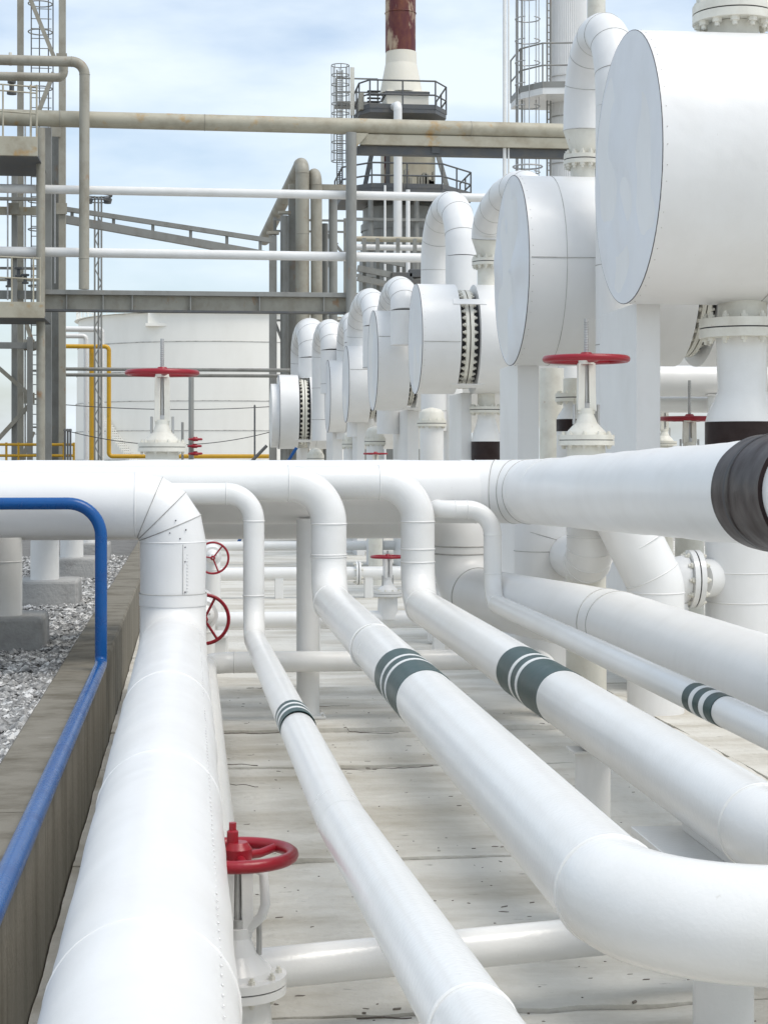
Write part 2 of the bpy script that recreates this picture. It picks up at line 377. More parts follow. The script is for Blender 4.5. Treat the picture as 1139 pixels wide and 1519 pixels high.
# loose paint flakes and crumbs on the floor
m = MB()
for k in range(420):
    y = random.uniform(5.2, 15) if k % 3 else random.uniform(5.2, 9); x = random.uniform(0.1, 3.2); s_ = random.choice([0.002, 0.002, 0.003, 0.004, 0.006])
    i = [q for q in range(len(ye)-1) if ye[q] <= y][-1]; z = FDZ[i] + floor_z(i, x, y)
    a = random.gauss(0, 0.5); ca, sa = math.cos(a), math.sin(a); l = s_*random.uniform(1.2, 4)
    q = [(-l, -s_*0.6), (l*0.6, -s_), (l, s_*0.5), (-l*0.4, s_)]
    top = [(x + p*ca - r*sa, y + p*sa + r*ca, z + random.uniform(0.0015, 0.003)) for p, r in q]
    m.add(top + [(p[0], p[1], z - 0.004) for p in top], [(0,1,2,3), (0,4,5,1), (1,5,6,2), (2,6,7,3), (3,7,4,0)])
o = part('floor_debris', m, 'chip', None); o['kind'] = 'stuff'; tag(o, 'dark paint flakes and crumbs scattered on the pale concrete floor', 'debris')

# jagged cracks and spalled joints across the floor
m = MB()
for (yc, x0, x1, wmax) in [(13.0, 0.2, 0.75, 0.030), (12.97, 1.15, 1.55, 0.034), (12.6, 1.7, 2.3, 0.02), (11.5, 0.15, 0.45, 0.02), (11.42, 0.9, 1.6, 0.014), (10.75, 0.2, 0.42, 0.022), 
                           (6.3, 0.6, 0.8, 0.012), (14.2, 0.9, 1.3, 0.02), (10.1, 1.75, 2.4, 0.016), (7.9, 2.3, 3.1, 0.02), (15.45, 0.5, 1.0, 0.03)]:
    n = int((x1-x0)/0.02); L0 = None
    for k in range(n+1):
        x = x0 + (x1-x0)*k/n; y = yc + 0.16*noise.noise((x*3.1, yc*3, 0)) + 0.045*noise.noise((x*16, yc, 2)); wd = max(0.0004, wmax*(0.05 + 1.2*noise.noise((x*7, yc*5, 7)))) * min(1, 6*min(k, n-k)/n + 0.05)
        i = [q for q in range(len(ye)-1) if ye[q] <= y][-1]; z = FDZ[i] + floor_z(i, x, y) + 0.0035
        cur = [(x, y - wd/2, z), (x, y + wd/2, z), (x, y + wd/2, z - 0.006), (x, y - wd/2, z - 0.006)]
        if L0: m.add(L0 + cur, [(0,4,5,1), (0,3,7,4), (1,5,6,2)])
        L0 = cur
o = part('floor_crack', m, 'chip', fl); o['kind'] = 'stuff'
# gravel yard on the left
struct('gravel_yard', MB().add([(-60,-3,0.47),(-0.86,-3,0.47),(-0.86,80,0.47),(-60,80,0.47),(-0.86,-3,-0.1),(-0.86,80,-0.1)], [(0,1,2,3), (1,4,5,2)]), 'earth')
m = MB(); ico = [(0,0,1),(0.9,0,0.3),(0.3,0.85,0.25),(-0.75,0.5,0.3),(-0.7,-0.55,0.25),(0.35,-0.85,0.3),(0.2,0.1,-0.7)]
icf = [(0,1,2),(0,2,3),(0,3,4),(0,4,5),(0,5,1),(6,2,1),(6,3,2),(6,4,3),(6,5,4),(6,1,5)]
for k in range(24000):
    y = 7 + 21 * random.random() ** 1.4; x = -0.89 - random.random() ** 1.3 * (0.15 + 0.115 * y)
    s_ = random.uniform(0.010, 0.028) if random.random() < 0.9 else random.uniform(0.03, 0.06)
    a = random.uniform(0, 6.28); ca, sa = math.cos(a), math.sin(a); sx, sy, sz = s_*random.uniform(0.8, 1.5), s_, s_*random.uniform(0.5, 1)
    m.add([(x + (p[0]*sx*ca - p[1]*sy*sa)*random.uniform(0.8,1.2), y + p[0]*sx*sa + p[1]*sy*ca, 0.478 + p[2]*sz + random.uniform(0, 0.012)) for p in ico], icf)
o = part('gravel', m, 'stone', None); o['kind'] = 'stuff'; tag(o, 'loose grey and white gravel left of the low concrete wall', 'gravel')

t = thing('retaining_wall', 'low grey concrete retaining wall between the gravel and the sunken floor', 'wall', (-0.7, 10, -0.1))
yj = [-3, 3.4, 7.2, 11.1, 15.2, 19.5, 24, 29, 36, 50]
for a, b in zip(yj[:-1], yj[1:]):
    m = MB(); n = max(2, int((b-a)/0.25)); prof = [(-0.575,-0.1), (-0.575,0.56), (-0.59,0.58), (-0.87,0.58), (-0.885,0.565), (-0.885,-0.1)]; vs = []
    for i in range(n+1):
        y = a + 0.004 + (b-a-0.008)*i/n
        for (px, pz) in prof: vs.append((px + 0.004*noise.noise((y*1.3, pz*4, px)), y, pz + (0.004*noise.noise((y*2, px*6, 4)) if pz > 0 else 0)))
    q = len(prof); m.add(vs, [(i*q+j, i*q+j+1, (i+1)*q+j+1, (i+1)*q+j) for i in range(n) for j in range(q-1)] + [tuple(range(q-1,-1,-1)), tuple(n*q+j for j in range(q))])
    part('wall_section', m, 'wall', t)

# ================================================================== FOREGROUND PIPES
XA, YA, ZA = -0.108, 12.4, 0.695
A = pipe('insulated_pipe', 'thickest white clad pipe in the left foreground bending up to a mitred elbow', 'pipe',
     [(-7, YA, 1.69), (XA, YA, 1.69), (XA, YA, ZA), (XA, -1.5, ZA)], [0.26, 0.30], 0.23, 'clad', wmat='clad', weld=0.005, mitre=(0,), dent=0.006,
     extra=[((XA, y, ZA), (0,1,0)) for y in (9.0, 6.55, 4.15, 3.2)], seg=36)

part('lap_seam', MB().bar((XA + 0.07, YA - 0.2205, 1.42), (XA + 0.07, YA - 0.2205, 1.07), 0.004, 0.004, (0,1,0)), 'seam', A)
for k, (dx, z) in enumerate([(0.085, 1.40), (0.085, 1.30), (0.085, 1.09), (0.05, 1.46), (-0.02, 1.50), (-0.09, 1.54), (0.09, 1.52), (0.02, 1.585), (-0.06, 1.62)]):
    part('rivet_head', MB().lathe((XA + dx, YA - math.sqrt(0.23**2 - dx**2) - 0.002, z), (0,-1,0), [(-0.004, 0.006), (0.004, 0.004)], 8), 'darkgrey', A)
part('sleeve', MB().lathe((XA, YA, 0.985), (0,0,1), [(0, 0.236), (0.085, 0.236)], 48, False), 'clad', A)
part('seam', MB().torus((XA, YA, 1.07), (0,0,1), 0.237, 0.003, 48, 6), 'seam', A)
m = MB(); a = math.radians(38)
for k in range(150):
    y = 12.0 - k*0.075; p = Vector((XA + 0.232*math.cos(a), y, ZA + 0.232*math.sin(a)))
    m.torus(p, (math.cos(a), 0, math.sin(a)), 0.0022, 0.0022, 6, 4)
for k in range(14):
    y = 0.9 * k / 14; 
    m.torus((XA + 0.1, YA - 0.208, 1.05 + 0.023*k), (0.43, -0.9, 0), 0.003, 0.003, 6, 4)
o = part('rivet', m, 'clad', A); o['kind'] = 'stuff'

def striped(t, P, d, L_, r, gaps):
    """green marking band with white rings; P start, d direction, L_ length, gaps: fractions of the white rings"""
    P = Vector(P); d = Vector(d).normalized()
    b = part('marking_band', MB().lathe(P, d, [(0, r), (0, r + 0.002), (L_, r + 0.002), (L_, r)], 40, False), 'green', t)
    for f0, f1 in gaps: part('white_stripe', MB().lathe(P, d, [(f0*L_, r + 0.002), (f0*L_, r + 0.0035), (f1*L_, r + 0.0035), (f1*L_, r + 0.002)], 40, False), 'stripe', b)

# pipe 1: thinnest of the four, rises slowly towards the camera
X1 = 0.47; Y1 = 12.76
p1 = pipe('process_pipe', 'slender white pipe running towards the viewer, narrow triple green band', 'pipe',
     [(-6, Y1, 1.76), (X1, Y1, 1.76), (X1, Y1, 0.715), (X1, 5.4, 0.885), (X1 + 0.025, 2.0, 1.075)], [0.2, 0.28, 6.0], 0.077, 'white', weld=0.005, seams=False,
     extra=[((X1, Y1, 1.56), (0,0,1)), ((X1, Y1, 1.02), (0,0,1)), ((X1 - 0.2, Y1, 1.76), (1,0,0)), ((X1 + 0.016, 2.98, 1.02), (0,-1,0.056))], n=16)
d1 = Vector((0, -7.36, 0.18)).normalized(); s1 = Vector((X1, 12.76, 0.715)) + d1 * (12.76 - 7.97)
striped(p1, s1, d1, 0.42, 0.077, [(0.24, 0.36), (0.60, 0.72)])
# pipe 2
X2, Y2, Z2 = 1.005, 13.0, 0.965
p2 = pipe('process_pipe', 'thick white pipe in the middle with green band, curving right at bottom', 'pipe',
     [(-6, Y2, 1.83), (X2+0.03, Y2, 1.83), (X2+0.03, Y2, Z2), (X2, 3.78, Z2), (9, 3.55, Z2)], [0.3, 0.32, 0.36], 0.132, 'white', weld=0.006, n=16, seg=40,
     extra=[((X2+0.03, Y2, 1.30), (0,0,1)), ((X2+0.01, 9.6, Z2), (0,1,0))])
striped(p2, (X2 + 0.013, 8.36, Z2), (0, -1, 0), 0.88, 0.132, [(0.30, 0.36), (0.50, 0.56)])
# pipe 3
X3, Y3, Z3 = 1.70, 13.38, 0.90
p3 = pipe('process_pipe', 'thick white pipe right of middle with green band, leaving frame at right edge', 'pipe',
     [(-6, Y3, 1.83), (X3+0.05, Y3, 1.83), (X3+0.05, Y3, Z3), (X3, 4.6, Z3), (9, 4.45, Z3)], [0.3, 0.32, 0.5], 0.13, 'white', weld=0.006, n=16, seg=40,
     extra=[((X3+0.05, Y3, 1.32), (0,0,1))])
striped(p3, (X3 + 0.02, 9.0, Z3), (0, -1, 0), 1.05, 0.13, [(0.33, 0.385), (0.50, 0.555)])
# pipe 4
X4, Y4, Z4 = 2.345, 13.45, 0.90
p4 = pipe('process_pipe', 'thin white pipe at right with green band of three dark stripes', 'pipe',
     [(1.93, 13.75, 1.62), (1.93, Y4, 1.62), (X4, Y4, 1.62), (X4, Y4, Z4), (X4 - 0.02, 2.0, Z4)], [0.12, 0.2, 0.22], 0.07, 'white', weld=0.004, n=12,
     extra=[])
striped(p4, (X4 - 0.012, 7.9, Z4), (0, -1, 0), 0.45, 0.07, [(0.25, 0.38), (0.60, 0.75)])
# main header behind the risers, with the branch coming towards the viewer
XR, ZR = 2.70, 1.765
hd = pipe('header_pipe', 'large white insulated header crossing behind risers, turning to dark collar at right', 'pipe',
     [(-9, 13.88, 1.75), (XR, 13.88, 1.75), (XR, 12.9, 1.763), (XR, -1, 1.763 + 13.9*0.0175)], [0.42, 0.05], 0.253, 'clad', weld=0.004, wmat='clad', mitre=(0,), dent=0.007, seg=40)
part('dark_collar', MB().tube([(XR, 8.0 - 0.035*k, 1.763 + 0.0175*(4.9 + 0.035*k)) for k in range(21)], 0.272, 72, True, dent=0.011), 'brown', hd)
for y in (7.78,): part('collar_band', MB().lathe((XR, y, 1.763 + 0.0175*(12.9-y)), (0,1,-0.0175), [(-0.012, 0.279), (0.012, 0.279)], 60, False), 'dark', hd)
part('joint_sleeve', MB().lathe((XR - 0.55, 13.88, 1.75), (1,0,0), [(0, 0.254), (0.10, 0.254)], 48, False), 'clad', hd)
# lower large pipe on the right
p5 = pipe('insulated_pipe', 'large white insulated pipe lying low at right below dark collared pipe', 'pipe',
     [(-9, 14.62, 1.58), (2.28, 14.62, 1.58), (2.28, 14.62, 0.88), (2.98, 12.1, 0.85), (3.02, -1, 0.85)], [0.3, 0.34, 0.9], 0.235, 'clad', weld=0.006, wmat='seam', n=12, seg=40, dent=0.003,
     extra=[((3.0, 8.2, 0.85), (0,1,0))])
m = MB()
# cross pipe below with horizontal elbow, running forward under the clad pipe
cp = pipe('floor_pipe', 'grey white pipe crossing low behind risers, elbow turning under the left pipe', 'pipe',
     [(2.8, 13.45, 0.02), (2.8, 13.45, 0.455), (0.125, 13.45, 0.455), (0.125, 6.15, 0.34)], [0.15, 0.22], 0.08, 'white', weld=0.005)
# nearest cross pipe with its valve
cb = pipe('floor_pipe', 'cream white pipe crossing low in the foreground beside the nearest red handwheel', 'pipe',
     [(0.21, 6.05, 0.245), (3.6, 6.75, 0.265), (3.6, 6.75, -0.02)], [0.15], 0.071, 'white', weld=0.004)
gv = gate_valve('nearest gate valve, red handwheel low between left clad pipe and slender pipe', (0.165, 5.95, 0.235), 0.43, 0.185, 0.165, 0.47, low=0.235, mat='white', rw=0.022)
part('lantern_yoke', MB().tube([(0.09, 5.93, 0.625), (0.22, 5.93, 0.63), (0.252, 5.93, 0.605), (0.258, 5.93, 0.50), (0.245, 5.93, 0.46), (0.205, 5.94, 0.42)], 0.017, 12), 'white', gv, 0.006)
part('set_bolt', MB().lathe((0.148, 5.95, 0.70), (0,0,1), [(0, 0.022), (0.045, 0.022), (0.05, 0.014), (0.075, 0.014)], 6), 'red', gv)
# supports under the pipes
def post(label, x, y, r, z1, plate, mat='white', square=False, z0=0.0, name='pipe_support', top=True):
    t = thing(name, label, 'support', (x, y, z0), 'pipe support posts')
    part('post', MB().box((x-r, y-r, z0), (x+r, y+r, z1)) if square else MB().cyl((x, y, z0), (x, y, z1), r, seg=28), mat, t, 0.004 if square else 0)
    part('base_plate', MB().box((x-plate, y-plate, z0), (x+plate, y+plate, z0+0.018)), mat, t, 0.003)
    bp0 = t.children[-1]
    for sx in (-1, 1):
        for sy in (-1, 1):
            o = bpy.data.objects.new('anchor_bolt', BOLT); C.objects.link(o); o.parent = bp0
            o.matrix_local = Matrix.Translation((x + sx*plate*0.82, y + sy*plate*0.82, z0 + 0.02)) @ Matrix.Scale(0.011, 4)
    if top: part('saddle_plate', MB().box((x-plate*0.9, y-plate*0.7, z1), (x+plate*0.9, y+plate*0.7, z1+0.012)), mat, t, 0.003)
    return t
post('white round post standing below the header between slender and thick pipes', gx(457, 13.66), 13.66, 0.09, 1.545, 0.13, top=False)
post('white post under the big curving elbow at the bottom right', 1.62, 3.74, 0.085, 0.82, 0.13)
post('short white post below the thick pipe right of middle', 1.715, 7.35, 0.075, 0.757, 0.11)
t = post('low white pedestal with flat plate under the pipe at the right edge', 1.75, 5.62, 0.10, 0.685, 0.14)
part('shoe_plate', MB().box((1.53, 5.10, 0.698), (1.98, 5.98, 0.724)).box((1.69, 5.15, 0.724), (1.715, 5.9, 0.79)), 'white', t, 0.003)

# blue pipe on the wall
XB = -0.607; YB = 11.98
bp_ = pipe('conduit', 'deep blue pipe lying along the wall top then rising and turning left', 'pipe',
     [(-5, YB, 1.71), (XB + 0.02, YB, 1.71), (XB + 0.02, YB, 0.622), (XB, -1, 0.622)], [0.22, 0.06], 0.041, 'blue', weld=0.001, seams=False)
# posts on concrete footings in the gravel, carrying a pipe
for i, (u, y, lab, wd) in enumerate([(6, 14.5, 'white post on the nearest concrete footing in the gravel', 0.34), (67, 18.8, 'white post on the second concrete footing from the front', 0.37),
                             (107, 23.1, 'white post on the third concrete footing from the front', 0.33), (132, 27.2, 'white post on the farthest visible concrete footing in the gravel', 0.33)]):
    x = gx(u, y); t = thing('pipe_support', lab, 'support', (x, y, 0.44), 'posts on footings')
    m = MB(); m.add([(x-wd*1.2, y-0.3, 0.42), (x+wd, y-0.3, 0.42), (x+wd, y+0.45, 0.42), (x-wd*1.2, y+0.45, 0.42),
                     (x-wd*1.17, y-0.28, 0.745), (x+wd*0.97, y-0.28, 0.745), (x+wd*0.97, y+0.43, 0.745), (x-wd*1.17, y+0.43, 0.745)],
                    [(4,5,6,7),(0,1,5,4),(1,2,6,5),(2,3,7,6),(3,0,4,7)])
    part('footing', m, 'footing', t, 0.03)
    part('post', MB().cyl((x, y, 0.68), (x, y, 1.40), 0.15, seg=28), 'white', t); part('weld_ring', MB().torus((x, y, 1.18), (0,0,1), 0.15, 0.005, 28, 6), 'white', t)
pipe('process_pipe', 'white pipe carried on the footing posts above the gravel', 'pipe', [(gx(40, 14.2), 13.2+1.9, 1.62), (-1.6, 29.5, 1.62)], [], 0.22, 'white')

# ================================================================== LOW PIPES AND VALVES BEYOND THE HEADER
for v, dia, y, x1, lab in [(918, 25, 18.2, 3.4, 'nearest low white pipe crossing the floor beyond the header'), (850, 20, 25.4, 4.2, 'middle low white pipe crossing the floor beyond the header'),
                           (809, 14, 33.6, 5.0, 'farthest low white pipe crossing the floor beyond the header')]:
    r = dia/2*mpp(450, y); z = gz(v, y)
    t = pipe('floor_pipe', lab, 'pipe', [(-0.2, y, z), (x1, y, z)], [], r, 'white', group='low cross pipes')
    for xx in (0.35, 1.3, 2.6): part('pipe_saddle', MB().box((xx-0.06, y-r*0.8, 0), (xx+0.06, y+r*0.8, z-r*0.5)), 'white', t, 0.01)
    if y > 25 and y < 26: flange(t, (gx(531, y), y, z), (1,0,0), 0.175, 0.035, 8, 0.018, 'white')
    if y < 19:
        for uu in (640, 700): flange(t, (gx(uu, y), y, z), (1,0,0), 0.15, 0.03, 8, 0.016, 'white')
yv = 18.2; zv = gz(880, yv)
gate_valve('small gate valve with red handwheel seen between the two thick pipes', (gx(575, yv), yv, zv), gz(826, yv)-zv, 24*mpp(575, yv), 0.15, gz(821, yv)-zv+0.03, low=zv-gz(918, yv), mat='white', yaw=0.5)
gate_valve('small gate valve whose red handwheel peeks out right of thick riser', (gx(648, 19.0), 19.0, zv+0.08), gz(800, 19)-zv-0.08, 26*mpp(648, 19), 0.15, gz(795, 19)-zv, low=zv+0.05, mat='white')
gate_valve('valve with upright red handwheel facing viewer, lower one beside left riser', (gx(303, 15.6), 15.95, gz(915, 15.6)), 0.42, 36*mpp(305, 15.6), 0.13, 0.45, axis='-y', mat='white', yaw=0.4, low=0.5, detail=False, rw=0.016)
gate_valve('valve with upright red handwheel facing viewer, upper one beside left riser', (gx(316, 20.5), 20.9, gz(826, 20.5)), 0.42, 23*mpp(316, 20.5), 0.11, 0.47, axis='-y', mat='white', yaw=0.2, low=0.5, detail=False, rw=0.013)
for xx, yy, zz, lab in [(gx(303, 15.6), 16.5, gz(915, 15.6), 'white stub pipe behind the lower upright handwheel'), (gx(316, 20.5), 21.5, gz(826, 20.5), 'white stub pipe behind the upper upright handwheel')]:
    pipe('stub_pipe', lab, 'pipe', [(xx, yy, -0.04), (xx, yy, zz), (xx, yy + 1.2, zz)], [0.2], 0.11, 'white')
t = thing('box', 'small white inspection box on the floor behind the left riser', 'box', (gx(322, 17), 17, 0))
part('lid', MB().box((gx(308,17), 16.8, 0.30), (gx(338,17), 17.3, 0.33)), 'white', t, 0.005); part('case', MB().box((gx(310,17), 16.83, -0.03), (gx(335,17), 17.27, 0.30)), 'white', t, 0.005)

# ================================================================== HEAT EXCHANGERS
def exchanger(label, ucap, vcap, dpx, Y, Lx, flanges, seams, pipe_u, u_ped=None, drop=True, dent=0.02, ped_label=None, top_u=None, hseam=None, nz_scale=1.0):
    c = at(ucap, vcap, Y); R = dpx/2*mpp(ucap, Y); z = c.z
    t = thing('heat_exchanger', label, 'exchanger', (c.x + Lx/2, Y, z - R), 'row of heat exchangers')
    # end plate, slightly buckled
    m = MB(); seg, rg = 64, 14; vs = [(c.x - dent*0.3, Y, z)]
    for i in range(1, rg+1):
        for j in range(seg):
            a = 2*math.pi*j/seg; rr = R*0.998*i/rg; y = Y + rr*math.cos(a); zz = z + rr*math.sin(a)
            k = (1 - (i/rg)**6); d = dent*(0.9*noise.noise((y*1.1+Y, zz*0.8, 2.0)) + 0.5*noise.noise((y*2.6, zz*2.2+Y, 5.0)))
            vs.append((c.x - 0.004 + k*d, y, zz))
    fs = [(0, 1+(j+1) % seg, 1+j) for j in range(seg)] + [(1+(i-1)*seg+j, 1+(i-1)*seg+(j+1) % seg, 1+i*seg+(j+1) % seg, 1+i*seg+j) for i in range(1, rg) for j in range(seg)]
    part('end_plate', m.add(vs, fs, True), 'cap', t)
    part('rim_ring', MB().torus((c.x, Y, z), (1,0,0), R*0.999, 0.003 + Y*0.00011, 72, 6), 'darkgrey', t)  # thin dark outline around the end plate edge
    x = c.x; k = 0
    for (uf, wpx, gap_bars) in flanges + [(None, 0, 0)]:
        xe_ = c.x + Lx if uf is None else gx(uf, Y)
        n = max(4, int((xe_-x)/0.25)); m = MB().tube([(x + (xe_-x)*i/n, Y, z) for i in range(n+1)], R, 96, True, dent=0.003)
        part('cladding_shell', m, 'clad', t)
        if uf is None: break
        wx = wpx*mpp(uf, Y); xm = xe_ + wx/2; rf = R*0.90
        core = part('flange_core', MB().lathe((xe_, Y, z), (1,0,0), [(0, R*0.80), (wx, R*0.80)], 64, False), 'dark', t)
        f = part('flange', MB().lathe((xm, Y, z), (1,0,0), [(-wx*0.20, rf), (-wx*0.03, rf)], 72), 'cream', t, 0.006)
        part('counter_flange', MB().lathe((xm, Y, z), (1,0,0), [(wx*0.03, rf), (wx*0.20, rf)], 72), 'cream', f, 0.006)
        bolts(f, (xm, Y, z), (1,0,0), R*0.86, 40, wx*0.105, both=wx*0.40, me=BOLTC)
        for a in gap_bars:
            a = math.radians(a); y = Y - R*1.002*math.cos(a); zz = z + R*1.002*math.sin(a)
            part('bridge_strap', MB().bar((xe_ - wx*0.35, y, zz), (xe_ + wx*1.35, y, zz), 0.10, 0.014, (0, -math.cos(a), math.sin(a))), 'clad', t, 0.003)
        x = xe_ + wx
    for us in seams: part('seam', MB().torus((gx(us, Y - R*0.9), Y, z), (1,0,0), R, 0.003 + Y*0.00005, 72, 6), 'seam', t)
    if hseam is not None:
        a = math.radians(hseam); xx = c.x + 0.02; xe2 = gx(flanges[0][0], Y) - 0.01 if flanges else c.x + 0.9
        part('lap_seam', MB().bar((xx, Y - R*math.cos(a), z + R*math.sin(a)), (xe2, Y - R*math.cos(a), z + R*math.sin(a)), 0.003 + Y*0.0002, 0.012, (0, -math.cos(a), math.sin(a))), 'seam', t)
    m = MB()
    for k in range(44):
        a = 2*math.pi*(k + random.uniform(-0.3, 0.3))/44; m.torus((c.x + 0.04, Y + R*1.001*math.cos(a), z + R*1.001*math.sin(a)), (0, math.cos(a), math.sin(a)), 0.0028, 0.0028, 6, 4)
    o = part('rivet', m, 'bolt', t); o['kind'] = 'stuff'
    return t, c, R

def pedestal(label, u_back, u_corner, u_right, Y0, z1):
    """slab-like white leg: its left side recedes from u_corner to u_back"""
    x0 = gx(u_corner, Y0); k = (ray(u_corner, HOR).x/ray(u_corner, HOR).y) / (ray(u_back, HOR).x/ray(u_back, HOR).y)
    Y1_ = Y0*k; x1 = gx(u_right, Y0)
    t = thing('pedestal', label, 'support', (x0, Y0, 0), 'exchanger pedestals')
    part('leg', MB().box((x0, Y0, -0.045), (x1, Y1_, z1)), 'clad', t, 0.006)
    part('cover_strip', MB().box((x0 - 0.004, Y0 + 0.02, z1*0.46), (x1 + 0.004, Y1_ - 0.02, z1*0.46 + 0.01)), 'seam', t)
    part('corner_strip', MB().box((x0 - 0.003, Y0 - 0.003, 0), (x0 + 0.03, Y0 + 0.03, z1 - 0.01)), 'clad', t)
    return t

def drop_leg(label, u, Y, ztop, vf, fl_px, r_px, vband0, vband1, flpx_th, to=None, bolt=True, v_cone=None, r_big=None, rings=()):
    """nozzle, bolted flange pair, reducer and insulated pipe with a dark band"""
    x = gx(u, Y); s = mpp(u, Y); zf = gz(vf, Y, u); R = fl_px/2*s; r = r_px/2*s; rb = (r_big or r_px*1.4)/2*s
    zb0 = gz(vband0, Y, u); zb1 = gz(vband1, Y, u); zc = gz(v_cone, Y, u)
    t = thing('drop_leg', label, 'pipe', (x, Y, 0), 'exchanger drop legs')
    part('nozzle', MB().cyl((x, Y, zf), (x, Y, ztop), r, seg=32), 'cream', t)
    flange(t, (x, Y, zf), (0,0,1), R, flpx_th*s/2, 12, R*0.085)
    part('reducer', MB().tube([(x,Y,zf - flpx_th*s/2), (x,Y,zc), (x,Y,zc - (zc-zb0)*0.3), (x,Y,zc - (zc-zb0)*0.7), (x,Y,zb0)], [r*1.05, r*1.0, r + (rb-r)*0.3, r + (rb-r)*0.8, rb], 40, False), 'white', t)
    part('dark_band', MB().cyl((x,Y,zb1), (x,Y,zb0), rb*1.01, seg=40), 'brown', t, 0.01)
    for v in rings: part('weld_ring', MB().torus((x, Y, gz(v, Y, u)), (0,0,1), rb, 0.006, 40, 6), 'white', t)
    if to is None: part('pipe_run', MB().cyl((x,Y,-0.05), (x,Y,zb1), rb, seg=40), 'clad', t)
    else:
        pts = [(x, Y, zb1)] + to
        pipe('', '', '', pts, 0.6*s*0 + rb*1.25, rb, 'clad', parent=t, weld=0.005, wmat='clad', n=8)
    return t, x, rb

E1, c1, R1 = exchanger('nearest and largest white heat exchanger drum at the top right', 929, 250, 400, 15.0, 8.5, [], [1180], 1100, dent=0.055)
E2, c2, R2 = exchanger('second white heat exchanger drum, behind the largest one', 758, 402, 280, 18.6, 7, [(1000, 34, ())], [838], 0, dent=0.12, hseam=2)
E3, c3, R3 = exchanger('third white heat exchanger drum with exposed bolted flange and strap', 616, 503, 163, 25.6, 7, [(672, 29, (38, -60))], [], 0, dent=0.04, hseam=-6)
E4, c4, R4 = exchanger('fourth white heat exchanger drum, flange half hidden by third drum', 553, 535, 148, 31.4, 6.5, [(600, 13, (50, -5, -75))], [], 0, dent=0.04, hseam=25)
E5, c5, R5 = exchanger('fifth white heat exchanger drum, small and partly hidden', 513, 570, 113, 36.5, 5, [(545, 12, ())], [], 0, dent=0.03, hseam=20)
E6, c6, R6 = exchanger('sixth white heat exchanger drum, only a narrow strip showing', 486, 588, 107, 41.4, 5, [(511, 10, ())], [], 0, dent=0.03)
E7, c7, R7 = exchanger('last white heat exchanger drum at far left of row with full flange ring', 413, 611, 110, 46.5, 5, [(441, 17, (-52,))], [471], 0, dent=0.03)
part('end_cover', MB().lathe((c7.x - 0.2, 46.5, c7.z - 0.1), (1,0,0), [(0, R7*0.86), (0.21, R7*0.86)], 64), 'clad', E7, 0.01)
# pedestals
pedestal('wide white pedestal leg right of the raised red handwheel', 889, 944, 979, 15.3, c1.z - R1*0.97)
pedestal('white pedestal leg under the second exchanger drum', 741, 768, 799, 18.75, c2.z - R2*0.97)
pedestal('white pedestal leg left of the dark banded drop leg', 666, 684, 699, 25.7, c3.z - R3*0.97)
pedestal('white pedestal leg under the fourth exchanger drum', 583, 605, 621, 31.5, c4.z - R4*0.97)
pedestal('white pedestal leg under the fifth exchanger drum', 522, 530, 541, 36.7, c5.z - R5*0.97)
pedestal('white pedestal leg under the sixth exchanger drum', 484, 494, 508, 41.6, c6.z - R6*0.97)
pedestal('white pedestal leg under the last exchanger drum', 440, 446, 457, 46.7, c7.z - R7*0.97)
# drop legs below
x_d = gx(1100, 15.0)
drop_leg('nearest drop leg with bolted flange and dark band at right edge', 1100, 15.0, c1.z - R1*0.95, 488, 126, 72, 626, 668, 28, v_cone=580, r_big=108, rings=(848, 892))
drop_leg('drop leg with dark square looking band below the third exchanger', 721, 25.6, c3.z - R3*0.9, 608, 50, 26, 655, 684, 9, v_cone=620, r_big=44)
drop_leg('drop leg with dark band glimpsed behind the raised red handwheel valve', 853, 20.2, gz(560, 20.2), 590, 60, 36, 622, 640, 12, v_cone=604, r_big=56)
# upper nozzle of nearest exchanger
t = thing('top_nozzle', 'bolted flange nozzle on top of the nearest exchanger', 'flange', (gx(1087, 15.0), 15.0, c1.z + R1*0.97))
xn = gx(1087, 15.0); sn = mpp(1087, 15.0)
part('neck', MB().cyl((xn, 15.0, c1.z + R1*0.95), (xn, 15.0, gz(22, 15.0)), 37*sn, seg=36), 'cream', t)
flange(t, (xn, 15.0, gz(8, 15.0)), (0,0,1), 60*sn, 13*sn, 12, 7*sn)
part('riser', MB().cyl((xn, 15.0, gz(-4, 15.0)), (xn, 15.0, gz(-120, 15.0)), 42*sn, seg=36), 'clad', t)

